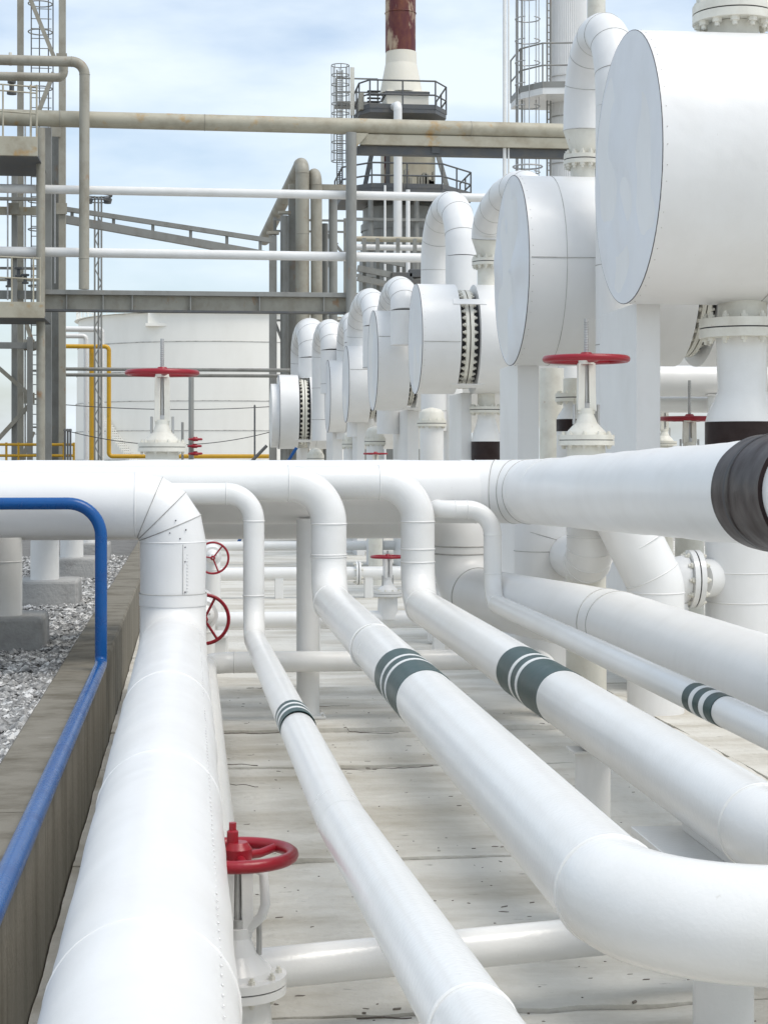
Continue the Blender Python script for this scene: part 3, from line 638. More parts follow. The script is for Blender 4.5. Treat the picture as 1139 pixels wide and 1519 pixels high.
def gooseneck(label, uL, YL, vL0, uR, YR, vtop, zend, dpx, flange_v=None, nseam=5):
    """insulated U bend: rises over the left, farther point and comes down at the right, nearer one"""
    r = dpx/2*mpp(uR, YR); xl, xr = gx(uL, YL), gx(uR, YR); zt = gz(vtop, (YL+YR)/2, (uL+uR)/2) - r
    a = Vector((xl, YL, gz(vL0, YL))); b = Vector((xr, YR, zend)); d = Vector((xr-xl, YR-YL, 0)); Ld = d.length
    t = thing('gooseneck_pipe', label, 'pipe', (xr, YR, zend), 'insulated gooseneck bends')
    mid = Vector(((xl+xr)/2, (YL+YR)/2, 0)); hd_ = Vector(((xr-xl)/2, (YR-YL)/2, 0)); n = 20
    arch = [mid - hd_*math.cos(math.pi*k/n) + Vector((0, 0, a.z + (zt - a.z)*math.sin(math.pi*k/n)**0.8)) for k in range(n+1)]
    segs = [('elbow', arch), ('run', [arch[-1], b])]
    if not flange_v: segs.append(('run', [arch[0], Vector((xl, YL, 2.5))]))
    for kind, q in segs:
        if (q[-1]-q[0]).length < 0.01: continue
        e = part('bend' if kind == 'elbow' else 'pipe_run', MB().tube(q, r, 36, True), 'clad', t)
        if kind == 'elbow':
            for j in range(0, 21, 3): part('seam', MB().torus(q[j], q[min(j+1, 20)] - q[max(j-1, 0)], r, 0.003 + YR*0.00008, 32, 5), 'seam', e)
        else:
            Lq = (q[1]-q[0]).length
            for j in range(1, int(Lq/0.8)+1): part('seam', MB().torus(q[0].lerp(q[1], j*0.8/Lq), q[1]-q[0], r, 0.003 + YR*0.00008, 32, 5), 'seam', e)
    if flange_v:
        zf = gz(flange_v, YL); zt0 = zf - 0.35
        part('neck', MB().tube([(xl, YL, zt0 - 0.3), (xl, YL, zf), (xl, YL, zf + (a.z-zf)*0.4), (xl, YL, a.z)], [r*0.62, r*0.62, r*0.7, r], 32, True), 'cream', t)
        flange(t, (xl, YL, zf), (0,0,1), r*0.98, 0.05, 12, 0.03)
    return t
gooseneck('largest white insulated gooseneck arching behind the nearest exchanger', 864, 18.6, 188, 914, 17.3, 22, 2.5, 62, flange_v=232)
gooseneck('white insulated gooseneck with cream flange left of the second exchanger', 722, 25.6, 352, 790, 22.4, 262, 4.2, 52, flange_v=387)
gooseneck('white insulated gooseneck rising behind the third exchanger', 646, 29.6, 400, 684, 27.6, 285, 3.9, 47)
gooseneck('small white gooseneck right above the fourth exchanger', 578, 33.0, 480, 600, 30.2, 412, 4.0, 42)
gooseneck('small white gooseneck left above the fourth exchanger', 533, 37.0, 500, 558, 34.2, 429, 3.8, 40)
gooseneck('white gooseneck mostly hidden above the fifth exchanger', 516, 41.5, 520, 528, 39.0, 463, 3.8, 36)
gooseneck('far white gooseneck, right of the pair above the last drum', 480, 44.5, 530, 494, 42.0, 474, 3.6, 37)
gooseneck('farthest white gooseneck, left of the pair above the last drum', 452, 49.0, 540, 465, 46.5, 472, c7.z + R7*0.9, 44)

# raised gate valves
zb = gz(652, 14.35)
gate_valve('large gate valve with red handwheel in front of the tall pedestal', (gx(869, 14.35), 14.35, zb), gz(531, 14.35)-zb, 60*mpp(869, 14.35), 0.235, gz(470, 14.35)-zb, low=zb+0.04)
zb = gz(663, 14.62)
gate_valve('large gate valve with red handwheel left, in front of the storage tank', (gx(241, 14.62), 14.62, zb), gz(555, 14.62)-zb, 51*mpp(241, 14.62), 0.20, gz(505, 14.62)-zb, low=zb-1.75)
zb = gz(690, 16.5)
gate_valve('gate valve with red handwheel just above the dark collared pipe', (gx(1022, 16.5), 16.5, zb), gz(620, 16.5)-zb, 41*mpp(1022, 16.5), 0.2, gz(562, 16.5)-zb, low=zb+0.04)
for u, v, y, R, lab in [(985, 597, 22, 18, 'small gate valve, red wheel right of the wide pedestal'), (846, 596, 24, 14, 'small gate valve, red wheel behind the raised valve yoke'),
                        (557, 673, 28, 17, 'small gate valve, red wheel low under the fourth drum'), (1150, 594, 20, 18, 'small gate valve, red wheel at the right frame edge')]:
    zb = gz(v + 60, y); gate_valve(lab, (gx(u, y), y, max(zb, 0.5)), gz(v, y)-max(zb, 0.5), R*mpp(u, y), 0.16, gz(v - 3, y)-max(zb, 0.5), low=max(zb, 0.5)+0.04, detail=False)
# stacked small red wheels on the thin post beside the left valve
t = thing('valve_manifold', 'grey post with three small red handwheels right of the left valve', 'valve', (gx(284, 15.4), 15.4, 1.0))
s_ = mpp(284, 15.4)
part('post', MB().cyl((gx(284, 15.4), 15.4, -0.05), (gx(284, 15.4), 15.4, gz(557, 15.4)), 4*s_, seg=14), 'steelgrey', t)
for v, du in ((652, 6), (662, 5), (673, 6)): handwheel(t, Matrix.Translation((gx(284+du, 15.3), 15.3, gz(v, 15.3))), 9*s_, 1.8*s_)
part('small_post', MB().cyl((gx(271, 15.4), 15.4, gz(690, 15.4)), (gx(271, 15.4), 15.4, gz(627, 15.4)), 2*s_, seg=10), 'steelgrey', t)

# cream flanged channel nozzles under the far drums
for u, vf, w_, h0, h1, Y, lab in [(640, 628, 44, 604, 700, 29.0, 'cream flanged nozzle between the third and fourth pedestals'), (556, 655, 32, 632, 700, 33.5, 'cream flanged nozzle under the fourth drum beside red wheel'),
                            (518, 659, 22, 640, 700, 38, 'cream flanged nozzle under the fifth drum'), (468, 680, 26, 664, 704, 45, 'cream flanged nozzle under the last drum'), (843, 500, 40, 482, 700, 22.5, 'cream flanged nozzle seen through the raised valve yoke')]:
    s_ = mpp(u, Y); x = gx(u, Y); t = thing('flanged_nozzle', lab, 'flange', (x, Y, 0), 'flanged nozzles')
    part('dome', MB().tube([(x,Y,gz(vf,Y)), (x,Y,gz(h0+8,Y)), (x,Y,gz(h0+3,Y)), (x,Y,gz(h0,Y))], [w_*0.42*s_, w_*0.42*s_, w_*0.3*s_, 0.01], 28, True), 'cream', t)
    part('pipe_run', MB().cyl((x,Y,-0.05), (x,Y,gz(vf,Y)), w_*0.40*s_, seg=28), 'white', t)
    flange(t, (x, Y, gz(vf, Y)), (0,0,1), w_*0.5*s_, 4.5*s_, 10, 1.7*s_)

# pipes below and behind the dark-collared pipe on the right
pipe('insulated_pipe', 'white clad vertical pipe just right of header elbow, seen below it', 'pipe', [(gx(803, 15.3), 15.3, 1.70), (gx(803, 15.3), 15.3, -0.05)], [], 0.245, 'clad', weld=0.004, wmat='seam',
     extra=[((gx(803, 15.3), 15.3, gz(818, 15.3)), (0,0,1)), ((gx(803, 15.3), 15.3, gz(796, 15.3)), (0.3,0,1))])
xa = gx(876, 14.0)
pipe('insulated_pipe', 'white clad pipe with rounded low bend right of the vertical one', 'pipe', [(gx(869, 14.35) , 14.35, gz(700, 14.35)), (xa, 14.02, gz(790, 14.0)), (xa, 14.02, gz(838, 14.0)), (xa + 0.1, 15.6, gz(838, 14.0))], [0.1, 0.21], 0.19, 'clad', weld=0.004, wmat='white', mitre=(1,))
yb = 13.62; xb = gx(972, yb)
pipe('insulated_pipe', 'white clad pipe with slanting mitred bend below the dark collar', 'pipe', [(2.74, yb, 1.74), (gx(912, yb), yb, 1.66), (xb, yb, gz(868, yb)), (xb, yb, -0.05)], [0.2, 0.3], 0.225, 'clad', weld=0.005, wmat='white', extra=[((gx(930, yb), yb, 1.5), (0.5, 0, -0.85)), ((gx(946, yb), yb, 1.34), (0.5, 0, -0.85))])
ye_ = 14.85; ze_ = gz(862, ye_); xe_ = gx(985, ye_)
t = thing('flanged_elbow', 'white elbow with bolted flange low at right below dark collar', 'pipe', (xe_, ye_, 0))
xf = gx(1028, ye_)
flange(t, (xf, ye_, ze_), (1,0,0), 0.25, 0.05, 10, 0.026, 'white')
pipe('', '', '', [(xf + 0.03, ye_, ze_), (xe_, ye_, ze_), (xe_, ye_, -0.05)], [0.2], 0.205, 'clad', parent=t, weld=0.004, wmat='seam')
part('stub', MB().cyl((xf + 0.05, ye_, ze_), (x_d - 0.15, 15.0, ze_), 0.17, seg=32), 'white', t)
pipe('process_pipe', 'fat white pipe running behind the nearest drop leg', 'pipe', [(gx(900, 21), 21, gz(563, 21)), (gx(1300, 21), 21, gz(563, 21))], [], 23*mpp(1000, 21), 'clad')
pipe('process_pipe', 'thinner white pipe below the fat one behind the drop leg', 'pipe', [(gx(900, 21.2), 21.2, gz(598, 21)), (gx(1300, 21.2), 21.2, gz(598, 21))], [], 12*mpp(1000, 21), 'white')
for u, y, zt, lab in [(1060, 20.9, gz(585, 20.9), 'white post supporting the fat pipe near drop leg'), (940, 20.9, gz(585, 20.9), 'white post supporting the fat pipe behind the pedestal')]:
    t = post(lab, gx(u, y), y, 0.09, zt, 0.13)
pipe('process_pipe', 'beige white vertical pipe right of the second drum pedestal', 'pipe', [(gx(818, 21.5), 21.5, gz(545, 21.5)), (gx(818, 21.5), 21.5, -0.05)], [], 18*mpp(818, 21.5), 'cream')
pipe('process_pipe', 'white vertical riser left of the cream flanged gooseneck', 'pipe', [(gx(672, 29.5), 29.5, gz(420, 29.5)), (gx(672, 29.5), 29.5, -0.05)], [], 14*mpp(672, 29.5), 'white')

# ================================================================== PIPE RACK
YR = 50.0; sR = mpp(300, YR)
t = thing('pipe_rack', 'grey steel pipe rack spanning the middle distance on tall columns', 'rack', (0, YR, 0))
def rcol(parent, u, v0, v1, wpx, Y, mat='steelgrey', round_=False, name='column'):
    x = gx(u, Y); r = wpx/2*mpp(u, Y); a = gz(v1, Y, u) if v1 < 700 else -0.1; b = gz(v0, Y, u)
    return part(name, MB().cyl((x,Y,a), (x,Y,b), r, seg=16) if round_ else MB().box((x-r, Y-r, a), (x+r, Y+r, b)), mat, parent)
rcol(t, 521, 197, 720, 16, YR - 0.35, 'steelgrey', True); rcol(t, 61, 190, 720, 13, YR - 0.35, 'steel', True); rcol(t, 72, 190, 720, 10, YR + 1.2, 'steelgrey')
x0, x1 = gx(64, YR), gx(531, YR); zt, zb_ = gz(433, YR, 300), gz(464, YR, 300)
# I beam: flanges and web
part('beam_flange', MB().box((x0, YR-0.22, zt-0.13), (x1, YR+0.22, zt)), 'steelgrey', t, 0.004)
part('beam_web', MB().box((x0, YR-0.03, zb_+0.05), (x1, YR+0.03, zt-0.13)), 'steel', t)
part('beam_flange', MB().box((x0, YR-0.20, zb_), (x1, YR+0.20, zb_+0.05)), 'steeldark', t)
for u in (100, 154, 197, 283, 385, 480): part('stiffener', MB().box((gx(u,YR)-0.015, YR-0.18, zb_+0.05), (gx(u,YR)+0.015, YR+0.18, zt-0.13)), 'steelgrey', t)
part('top_beam', MB().box((gx(534, YR), YR-0.15, gz(216, YR)), (gx(880, YR), YR+0.15, gz(201, YR))), 'steelbeige', t)
part('top_beam_lower', MB().box((gx(530, YR), YR+0.0, gz(229, YR)), (gx(880, YR), YR+0.3, gz(217, YR))), 'steeldark', t)
part('gusset', MB().box((gx(640, YR), YR-0.05, gz(226, YR)), (gx(652, YR), YR+0.05, gz(216, YR))), 'steeldark', t)
part('bracket', MB().add([(gx(527,YR), YR-0.3, gz(201,YR)), (gx(545,YR), YR-0.3, gz(201,YR)), (gx(527,YR), YR-0.3, gz(222,YR)), (gx(527,YR), YR-0.2, gz(201,YR)), (gx(545,YR), YR-0.2, gz(201,YR)), (gx(527,YR), YR-0.2, gz(222,YR))],
     [(0,2,1),(3,4,5),(0,1,4,3),(1,2,5,4),(2,0,3,5)]), 'steelbeige', t)
rcol(t, 880, 190, 720, 18, YR + 0.5, 'steelgrey')
t2 = pipe('process_pipe', 'long grey beige pipe along the top of the pipe rack', 'pipe', [(gx(-40, YR), YR-0.0, gz(186, YR)), (gx(890, YR), YR, gz(190, YR))], [], 12*sR, 'steelbeige', wmat='steel', weld=0.012,
          extra=[((gx(u, YR), YR, gz(186 + 4*(u+40)/930, YR)), (1,0,0)) for u in (90, 304, 698)])
for v, u1, dpx, lab in [(289, 745, 13, 'upper of the two long white pipes across the rack'), (380, 660, 14, 'lower of the two long white pipes across the rack')]:
    pipe('process_pipe', lab, 'pipe', [(gx(-40, YR), YR - 0.55 if v == 0 else YR + 0.0, gz(v, YR)), (gx(u1, YR), YR, gz(v + 2, YR))], [], dpx/2*sR, 'white', group='white rack pipes')
pipe('process_pipe', 'grey beige pipe looping down from upper left onto the rack beam', 'pipe', [(gx(-30, YR-0.6), YR-0.6, gz(103, YR-0.6)), (gx(126, YR-0.6), YR-0.6, gz(103, YR-0.6)), (gx(125, YR-0.6), YR-0.6, zt - 0.02)], [0.35], 7.5*sR, 'steel', weld=0.01,
     extra=[((gx(125, YR-0.6), YR-0.6, gz(389, YR-0.6)), (0,0,1))], wmat='steel')
pipe('process_pipe', 'short dark pipe ending under the upper left looping pipe', 'pipe', [(gx(-30, YR+0.5), YR+0.5, gz(121, YR)), (gx(95, YR+0.5), YR+0.5, gz(121, YR)), (gx(95, YR+0.5), YR+0.5, gz(105, YR))], [0.18], 6.5*sR, 'steel')
for v, lab in ((550, 'upper thin grey pipe crossing before the storage tank'), (558, 'lower thin grey pipe crossing before the storage tank')):
    pipe('process_pipe', lab, 'pipe', [(gx(88, 54), 54 + (v-550)*0.03, gz(v, 54)), (gx(430, 54), 54 + (v-550)*0.03, gz(v, 54))], [], 2.6*mpp(250, 54), 'steelgrey')
# sloping cable tray
t = thing('cable_tray', 'sloping grey cable tray with short posts descending left to right', 'tray', at(240, 350, 55))
a, b = at(78, 322, 55), at(402, 380, 55); a2, b2 = at(70, 306, 55), at(402, 357, 55)
part('tray_rail', MB().bar(a, b, 0.3, 0.24), 'steelgrey', t); part('tray_rail', MB().bar(a2, b2, 0.2, 0.14), 'steelgrey', t)
for u in (107, 168, 226, 282, 336, 386):
    k = (u-78)/324; k2 = (u-70)/332; part('tray_post', MB().bar(a.lerp(b, k), a2.lerp(b2, k2), 0.10, 0.07), 'steelgrey', t)
# grey bundle of risers in the middle
YG = 56.0
for i, (u, v0, wpx, lab) in enumerate([(405, 350, 11, 'leftmost grey column of the riser bundle'), (422, 320, 12, 'second grey column of the riser bundle'), (434, 290, 12, 'grey column behind the tall grey gooseneck'), (494, 280, 13, 'rightmost grey column of the riser bundle with cap beam')]):
    t = thing('steel_column', lab, 'column', (gx(u, YG), YG, -0.1), 'riser bundle columns')
    rcol(t, u, v0, 720, wpx, YG + (0.5 if i == 2 else 0.0), 'steelgrey', i % 2 == 1)
    if i == 3: part('cap_beam', MB().box((gx(428, YG), YG-0.3, gz(285, YG)), (gx(512, YG), YG+0.1, gz(277, YG))), 'steel', t)
    else: part('cap_plate', MB().box((gx(u-9, YG), YG-0.15, gz(v0, YG)), (gx(u+9, YG), YG+0.15, gz(v0-4, YG))), 'steel', t)
s_ = mpp(445, YG)
pipe('process_pipe', 'tall grey gooseneck riser with sloping leg descending behind rack', 'pipe', [(gx(447, YG), YG-0.6, -0.1), (gx(447, YG), YG-0.6, gz(246, YG)), (gx(392, YG+8), YG+8, gz(358, YG+8))], [0.33], 10*s_, 'steel', weld=0.01,
     extra=[((gx(447, YG), YG-0.6, gz(352, YG)), (0,0,1))])
pipe('process_pipe', 'shorter grey gooseneck riser right of the tall one', 'pipe', [(gx(469, YG), YG-0.6, -0.1), (gx(467, YG), YG-0.6, gz(256, YG)), (gx(458, YG), YG+1.2, gz(280, YG))], [0.4], 8.5*s_, 'steel', weld=0.01)
pipe('process_pipe', 'slim grey riser between the goosenecks and the rack column', 'pipe', [(gx(482, YG+0.5), YG+0.5, -0.1), (gx(482, YG+0.5), YG+0.5, gz(330, YG))], [], 5*s_, 'steelgrey')
t = thing('steel_trestle', 'grey bracing frame between the riser columns', 'trestle', (gx(450, YG+1.4), YG+1.4, -0.1))
for v in (318, 335, 368, 470): part('rail', MB().box((gx(405, YG+1.4), YG+1.36, gz(v+3, YG)), (gx(515, YG+1.4), YG+1.44, gz(v, YG))), 'steelgrey', t)
for a, b in (((405, 470), (440, 560)), ((470, 330), (512, 380)), ((455, 470), (500, 360))): part('brace', MB().bar(at(*a, YG+1.5), at(*b, YG+1.5), 0.09, 0.09), 'steelgrey', t)
for u in (408, 512): part('post', MB().bar((gx(u, YG+1.55), YG+1.55, -0.1), (gx(u, YG+1.55), YG+1.55, gz(315, YG)), 0.1, 0.1), 'steelgrey', t)

# left steel tower with ladder, platforms and braces
YT = 53.0; sT = mpp(50, YT)
t = thing('steel_tower', 'grey beige steel access tower with platforms at left edge', 'tower', (gx(60, YT), YT, -0.1))
rcol(t, 31, -60, 720, 9, YT+1.5, 'steel'); rcol(t, 93, -60, 720, 10, YT, 'steel'); rcol(t, 84, 200, 720, 14, YT+0.4, 'steelgrey'); rcol(t, 22, 250, 720, 8, YT+0.2, 'steelgrey'); rcol(t, 45, 500, 720, 8, YT-0.4, 'steelgrey')
for a, b, wpx in [((42, -10), (82, 88), 8), ((80, 108), (58, 165), 7), ((-10, 538), (47, 588), 7), ((-10, 660), (47, 598), 8), ((82, 280), (45, 250), 5), ((30, 690), (50, 640), 7), ((60, 620), (76, 690), 5), ((40, 480), (52, 520), 6)]:
    part('brace', MB().bar(at(*a, YT), at(*b, YT), wpx*sT, 0.12), 'steel', t)
for v, h, mat, y in [(512, 9, 'steelgrey', YT-0.2), (386, 4, 'steelgrey', YT), (403, 3, 'steelgrey', YT+0.6), (316, 11, 'steelbeige', YT), (302, 4, 'steelgrey', YT-0.3), (420, 3, 'steelbeige', YT+0.3), (437, 12, 'steelgrey', YT+0.5)]:
    part('beam', MB().box((gx(-60, y), y-0.1, gz(v+h, y)), (gx(62, y), y+0.1, gz(v, y))), mat, t)
for vt, vb, u1, y, wdep in [(213, 241, 56, 48.3, 3.5), (453, 476, 66, 48.3, 2.4)]:
    d = part('platform', MB().box((gx(-80, y), y, gz(vb, y)), (gx(u1, y), y + 0.12, gz(vt, y))), 'steelbeige', t, 0.006)
    part('platform_grating', MB().box((gx(-80, y), y+0.12, gz(vb, y)), (gx(u1, y), y + wdep, gz(vb, y) + 0.06)), 'steeldark', d)
m = MB(); y = 48.4
for u in (5, 46, 55): m.tube([(gx(u, y), y, gz(215, y)), (gx(u, y), y, gz(138, y))], 0.026, 8)
for v in (141, 150, 180): m.tube([(gx(-60, y), y, gz(v-6, y)), (gx(55, y), y, gz(v, y))], 0.022, 8)
part('railing', m, 'steelbeige', t)
m = MB()
for uu, dy in ((47, 0), (57, 0.5), (72, 0.1), (77, 0.6)): m.tube([(gx(uu, YT+1), YT+1+dy, 0), (gx(uu, YT+1), YT+1+dy, gz(-60, YT+1))], 0.02, 6)
part('ladder_rail', m, 'steeldark', t)
m = MB(); z = 1.0
while z < gz(-50, YT): m.tube([(gx(47, YT+1), YT+1, z), (gx(77, YT+1), YT+1, z)], 0.014, 6); z += 0.30
part('ladder_rung', m, 'steelgrey', t)['kind'] = 'stuff'
z = 3.0; xc = gx(62, YT+1)
while z < gz(-50, YT): part('cage_hoop', MB().torus((xc, YT+0.6, z), (0,0,1), 0.36, 0.02, 18, 5), 'steelgrey', t); z += 0.85
for u, v0, v1, wpx, dy in ((38, 180, 690, 2.5, 0.1), (70, 480, 690, 3, -0.5), (12, 260, 452, 2.5, -0.3), (82, 300, 430, 2, -0.9)):
    part('conduit', MB().tube([(gx(u, YT+dy), YT+dy, gz(v1, YT)), (gx(u, YT+dy), YT+dy, gz(v0, YT))], wpx/2*sT, 8), 'zinc', t)
for u, v in ((93, 100), (84, 205), (22, 318), (45, 515), (93, 317), (31, 262), (45, 592)):
    part('gusset_plate', MB().box((gx(u-9, YT-0.15), YT-0.18, gz(v+9, YT)), (gx(u+7, YT-0.15), YT-0.14, gz(v-7, YT))), 'steel', t)
m = MB()
for u in (-10, 18, 50, 60): m.tube([(gx(u, 48.5), 48.5, gz(455, 48.5)), (gx(u, 48.5), 48.5, gz(388, 48.5))], 0.025, 8)
for v in (390, 420): m.tube([(gx(-60, 48.5), 48.5, gz(v-4, 48.5)), (gx(60, 48.5), 48.5, gz(v, 48.5))], 0.022, 8)
part('railing', m, 'steelbeige', t)
for k, (u, v) in enumerate(((38, 405), (28, 395), (14, 410))):
    part('valve_gear', MB().lathe(at(u, v+16, YT-1.5), (0,0,1), [(0, 0.10), (0.05, 0.10), (0.06, 0.05), (0.22, 0.05), (0.23, 0.12), (0.28, 0.12)], 12), 'steeldark', t)
t = thing('pipe_valve', 'small dark valve on the upper left platform pipe', 'valve', at(18, 130, 51))
part('body', MB().lathe(at(18, 140, 51), (0,0,1), [(0, 0.14), (0.08, 0.14), (0.1, 0.07), (0.3, 0.07), (0.32, 0.12), (0.38, 0.12)], 16), 'steeldark', t)
part('stem', MB().cyl(at(16, 97, 51), at(16, 78, 51), 0.05, seg=10), 'cream', t)
# thin lattice mast behind the looping pipe
t = thing('lattice_mast', 'thin grey lattice mast with lamp ring behind the looping pipe', 'mast', (gx(146, 60), 60, -0.1))
m = MB()
for du, dy in ((-5, 0), (5, 0), (0, 0.25)): m.tube([(gx(146+du, 60), 60+dy, -0.15), (gx(146+du, 60), 60+dy, gz(298, 60))], 0.035, 6)
part('chord', m, 'steelgrey', t); m = MB(); z = 2.0; k = 0
while z < gz(300, 60) - 0.5: m.tube([(gx(141 if k % 2 else 151, 60), 60, z), (gx(151 if k % 2 else 141, 60), 60, z+0.5)], 0.02, 5); z += 0.5; k += 1
part('lacing', m, 'steelgrey', t)
part('lamp_ring', MB().torus((gx(146, 60), 60, gz(297, 60)), (0,0,1), 0.45, 0.04, 20, 6).torus((gx(146, 60), 60, gz(305, 60)), (0,0,1), 0.4, 0.02, 20, 5), 'steeldark', t)
for du in (-14, 14): part('lamp', MB().lathe(at(146+du, 302, 60), (0,0,1), [(0, 0.12), (0.15, 0.16), (0.25, 0.05)], 10), 'steeldark', t)

# yellow and white pipe loops before the tank
YY = 62.0; sY = mpp(150, YY)
pipe('gas_pipe', 'yellow pipe looping down then running right before the storage tank', 'pipe', [(gx(70, YY), YY, gz(517, YY)), (gx(162, YY), YY, gz(517, YY)), (gx(162, YY), YY, gz(677, YY)), (gx(405, YY), YY, gz(677, YY))], [0.14, 0.14], 3.2*sY, 'yellow', weld=0.003)
pipe('gas_pipe', 'straight yellow vertical pipe left of the yellow loop', 'pipe', [(gx(137, YY+0.3), YY+0.3, -0.2), (gx(137, YY+0.3), YY+0.3, gz(519, YY))], [], 4.2*sY, 'yellow')
pipe('process_pipe', 'outer white pipe loop beside the yellow pipes', 'pipe', [(gx(60, YY+1), YY+1, gz(492, YY+1)), (gx(151, YY+1), YY+1, gz(492, YY+1)), (gx(151, YY+1), YY+1, -0.2)], [0.12], 4.2*sY, 'white')
pipe('process_pipe', 'inner white pipe loop beside the yellow pipes', 'pipe', [(gx(60, YY+1.6), YY+1.6, gz(502, YY+1.6)), (gx(128, YY+1.6), YY+1.6, gz(502, YY+1.6)), (gx(128, YY+1.6), YY+1.6, -0.2)], [0.12], 3.6*sY, 'white')
t = thing('railing', 'yellow safety railing far left behind the steel tower', 'railing', (gx(50, 52), 52, -0.16))
for v in (660, 676): part('rail', MB().tube([(gx(-60, 52), 52, gz(v, 52)), (gx(111, 52), 52, gz(v, 52))], 0.04, 8), 'yellow', t)
for u in (-40, 10, 28, 95, 110): part('post', MB().tube([(gx(u, 52), 52, -0.2), (gx(u, 52), 52, gz(657, 52))], 0.035, 8), 'yellow', t)
for u, lab in ((97, 'left dark thin post beside the yellow railing'), (101, 'middle dark thin post beside the yellow railing'), (105, 'right dark thin post beside the yellow railing')):
    t = thing('marker_post', lab, 'post', (gx(u, 50), 50, -0.16), 'dark thin posts')
    part('pole', MB().tube([(gx(u, 50), 50, -0.2), (gx(u, 50), 50, gz(640, 50))], 0.03, 8), 'steeldark', t); part('cap', MB().lathe((gx(u, 50), 50, gz(640, 50)), (0,0,1), [(0, 0.05), (0.06, 0.03)], 8), 'steeldark', t)
t = thing('fence_post', 'thin rusty post standing before the tank right of the left valve', 'post', (gx(378, 44), 44, -0.16))
part('pole', MB().tube([(gx(378, 44), 44, -0.2), (gx(378, 44), 44, gz(604, 44))], 0.022, 8), 'steeldark', t); part('cap', MB().lathe((gx(378, 44), 44, gz(604, 44)), (0,0,1), [(0, 0.03), (0.05, 0.015)], 8), 'steeldark', t)
for a, b, mat, lab in (((368, 690), (396, 661), 'steeldark', 'thin dark slanting tube left of the last exchanger'), ((424, 690), (440, 664), 'blue', 'thin blue slanting tube in front of the last exchanger')):
    p, q = at(*a, 43.5), at(*b, 43.5); d = (q - p); k = (p.z + 0.2)/d.z
    pipe('conduit', lab, 'pipe', [tuple(p - d*k), tuple(q)], [], 0.04, mat)

for v, dv, lab in ((603, 6, 'upper thin cable strung across in front of the tank'), (640, 22, 'lower sagging cable strung across in front of the tank')):
    a, b = at(92, v - 3, YT), at(404, v, YG); n = 24
    tag(part('cable', MB().tube([a.lerp(b, k/n) - Vector((0, 0, 4*(k/n)*(1-k/n)*dv*mpp(300, YT))) for k in range(n+1)], 0.012, 6), 'dark', None), lab, 'cable', 'cables before the tank')
# ================================================================== STORAGE TANK
YK = 130.0; sK = mpp(330, YK); xk = gx(330, YK); RK = 216*sK; zk = gz(482, YK)
t = thing('storage_tank', 'large cream white cylindrical storage tank in the background', 'tank', (xk, YK, -0.2))
ed = [683+60, 643, 603, 568, 540, 507, 482]; zs = [-0.2] + [gz(v, YK - RK, 330) for v in (643, 604, 575, 542, 508, 482)]
zs = [-0.2] + [zk * k / 6 for k in range(1, 7)]
for i, (a, b) in enumerate(zip(zs[:-1], zs[1:])):
    part('shell_course', MB().tube([(xk, YK, a), (xk, YK, b)], RK - 0.06*i, 128, True), 'tankpaint', t)
    part('girth_seam', MB().torus((xk, YK, b), (0,0,1), RK - 0.06*i, 0.035, 128, 5), 'seam', t)
part('roof', MB().tube([(xk, YK, zk), (xk, YK, zk + 0.55)], [RK, RK*0.1], 96, True), 'tankpaint', t)
m = MB()
for k in range(72):
    a = 2*math.pi*k/72; m.tube([(xk + RK*0.985*math.cos(a), YK + RK*0.985*math.sin(a), zk), (xk + RK*0.985*math.cos(a), YK + RK*0.985*math.sin(a), zk + 1.0)], 0.03, 5, False)
m.torus((xk, YK, zk + 1.0), (0,0,1), RK*0.985, 0.035, 96, 5); m.torus((xk, YK, zk + 0.5), (0,0,1), RK*0.985, 0.025, 96, 5)
part('rim_railing', m, 'tankpaint', t)
part('top_platform', MB().box((xk + (222-330)*sK, YK - RK*0.90, zk - 0.95), (xk + (258-330)*sK, YK - RK*0.78, zk - 0.75)).box((xk + (225-330)*sK, YK - RK*0.88, zk - 0.75), (xk + (255-330)*sK, YK - RK*0.86, zk + 0.5)), 'tankpaint', t)
st = MB(); n = 26
for k in range(n):
    a = math.radians(222 + 22*k/n); zz = 0.4 + (zk*0.36)*(1 - k/n)
    p = Vector((xk + (RK+0.5)*math.cos(a), YK + (RK+0.5)*math.sin(a), zz)); dr = Vector((math.cos(a), math.sin(a), 0))
    st.bar(p - dr*0.55, p + dr*0.4, 0.3, 0.08); st.tube([p + dr*0.4, p + dr*0.4 + Vector((0,0,1))], 0.03, 5)
part('spiral_stair', st, 'tankpaint', t)

# ================================================================== HEATER WITH STACK
YH = 80.0; sH = mpp(594, YH); xh = gx(594, YH)
def zH(v): return gz(v, YH, 594)
t = thing('fired_heater', 'fired heater with rusty dark red stack, railed platforms and beige box', 'heater', (xh, YH, -0.2))
part('stack', MB().tube([(xh, YH, zH(78)), (xh, YH, zH(-160))], 22.5*sH, 48, True), 'stack', t)
for v in (20, -40): part('stack_ring', MB().torus((xh, YH, zH(v)), (0,0,1), 22.6*sH, 0.03, 48, 6), 'stack', t)
part('transition_cone', MB().lathe((xh + 1*sH, YH, 0), (0,0,1), [(zH(140), 32*sH), (zH(103), 25*sH), (zH(96), 23.5*sH), (zH(78), 22.8*sH)], 48), 'heaterwhite', t)
bx = part('upper_box', MB().box((gx(570, YH), YH-0.9, zH(172)), (gx(632, YH), YH+0.9, zH(140))), 'heaterwhite', t, 0.03)
part('box_trim', MB().box((gx(568, YH), YH-1.0, zH(146)), (gx(633, YH), YH+1.0, zH(142))), 'steeldark', bx)
part('convection_box', MB().box((gx(568, YH), YH-1.0, zH(300)), (gx(641, YH), YH+1.0, zH(172) - 0.02)), 'heater', t, 0.03)
part('corner_rust', MB().box((gx(566, YH), YH-1.06, zH(290)), (gx(573, YH), YH-1.0, zH(226))), 'stack', t)
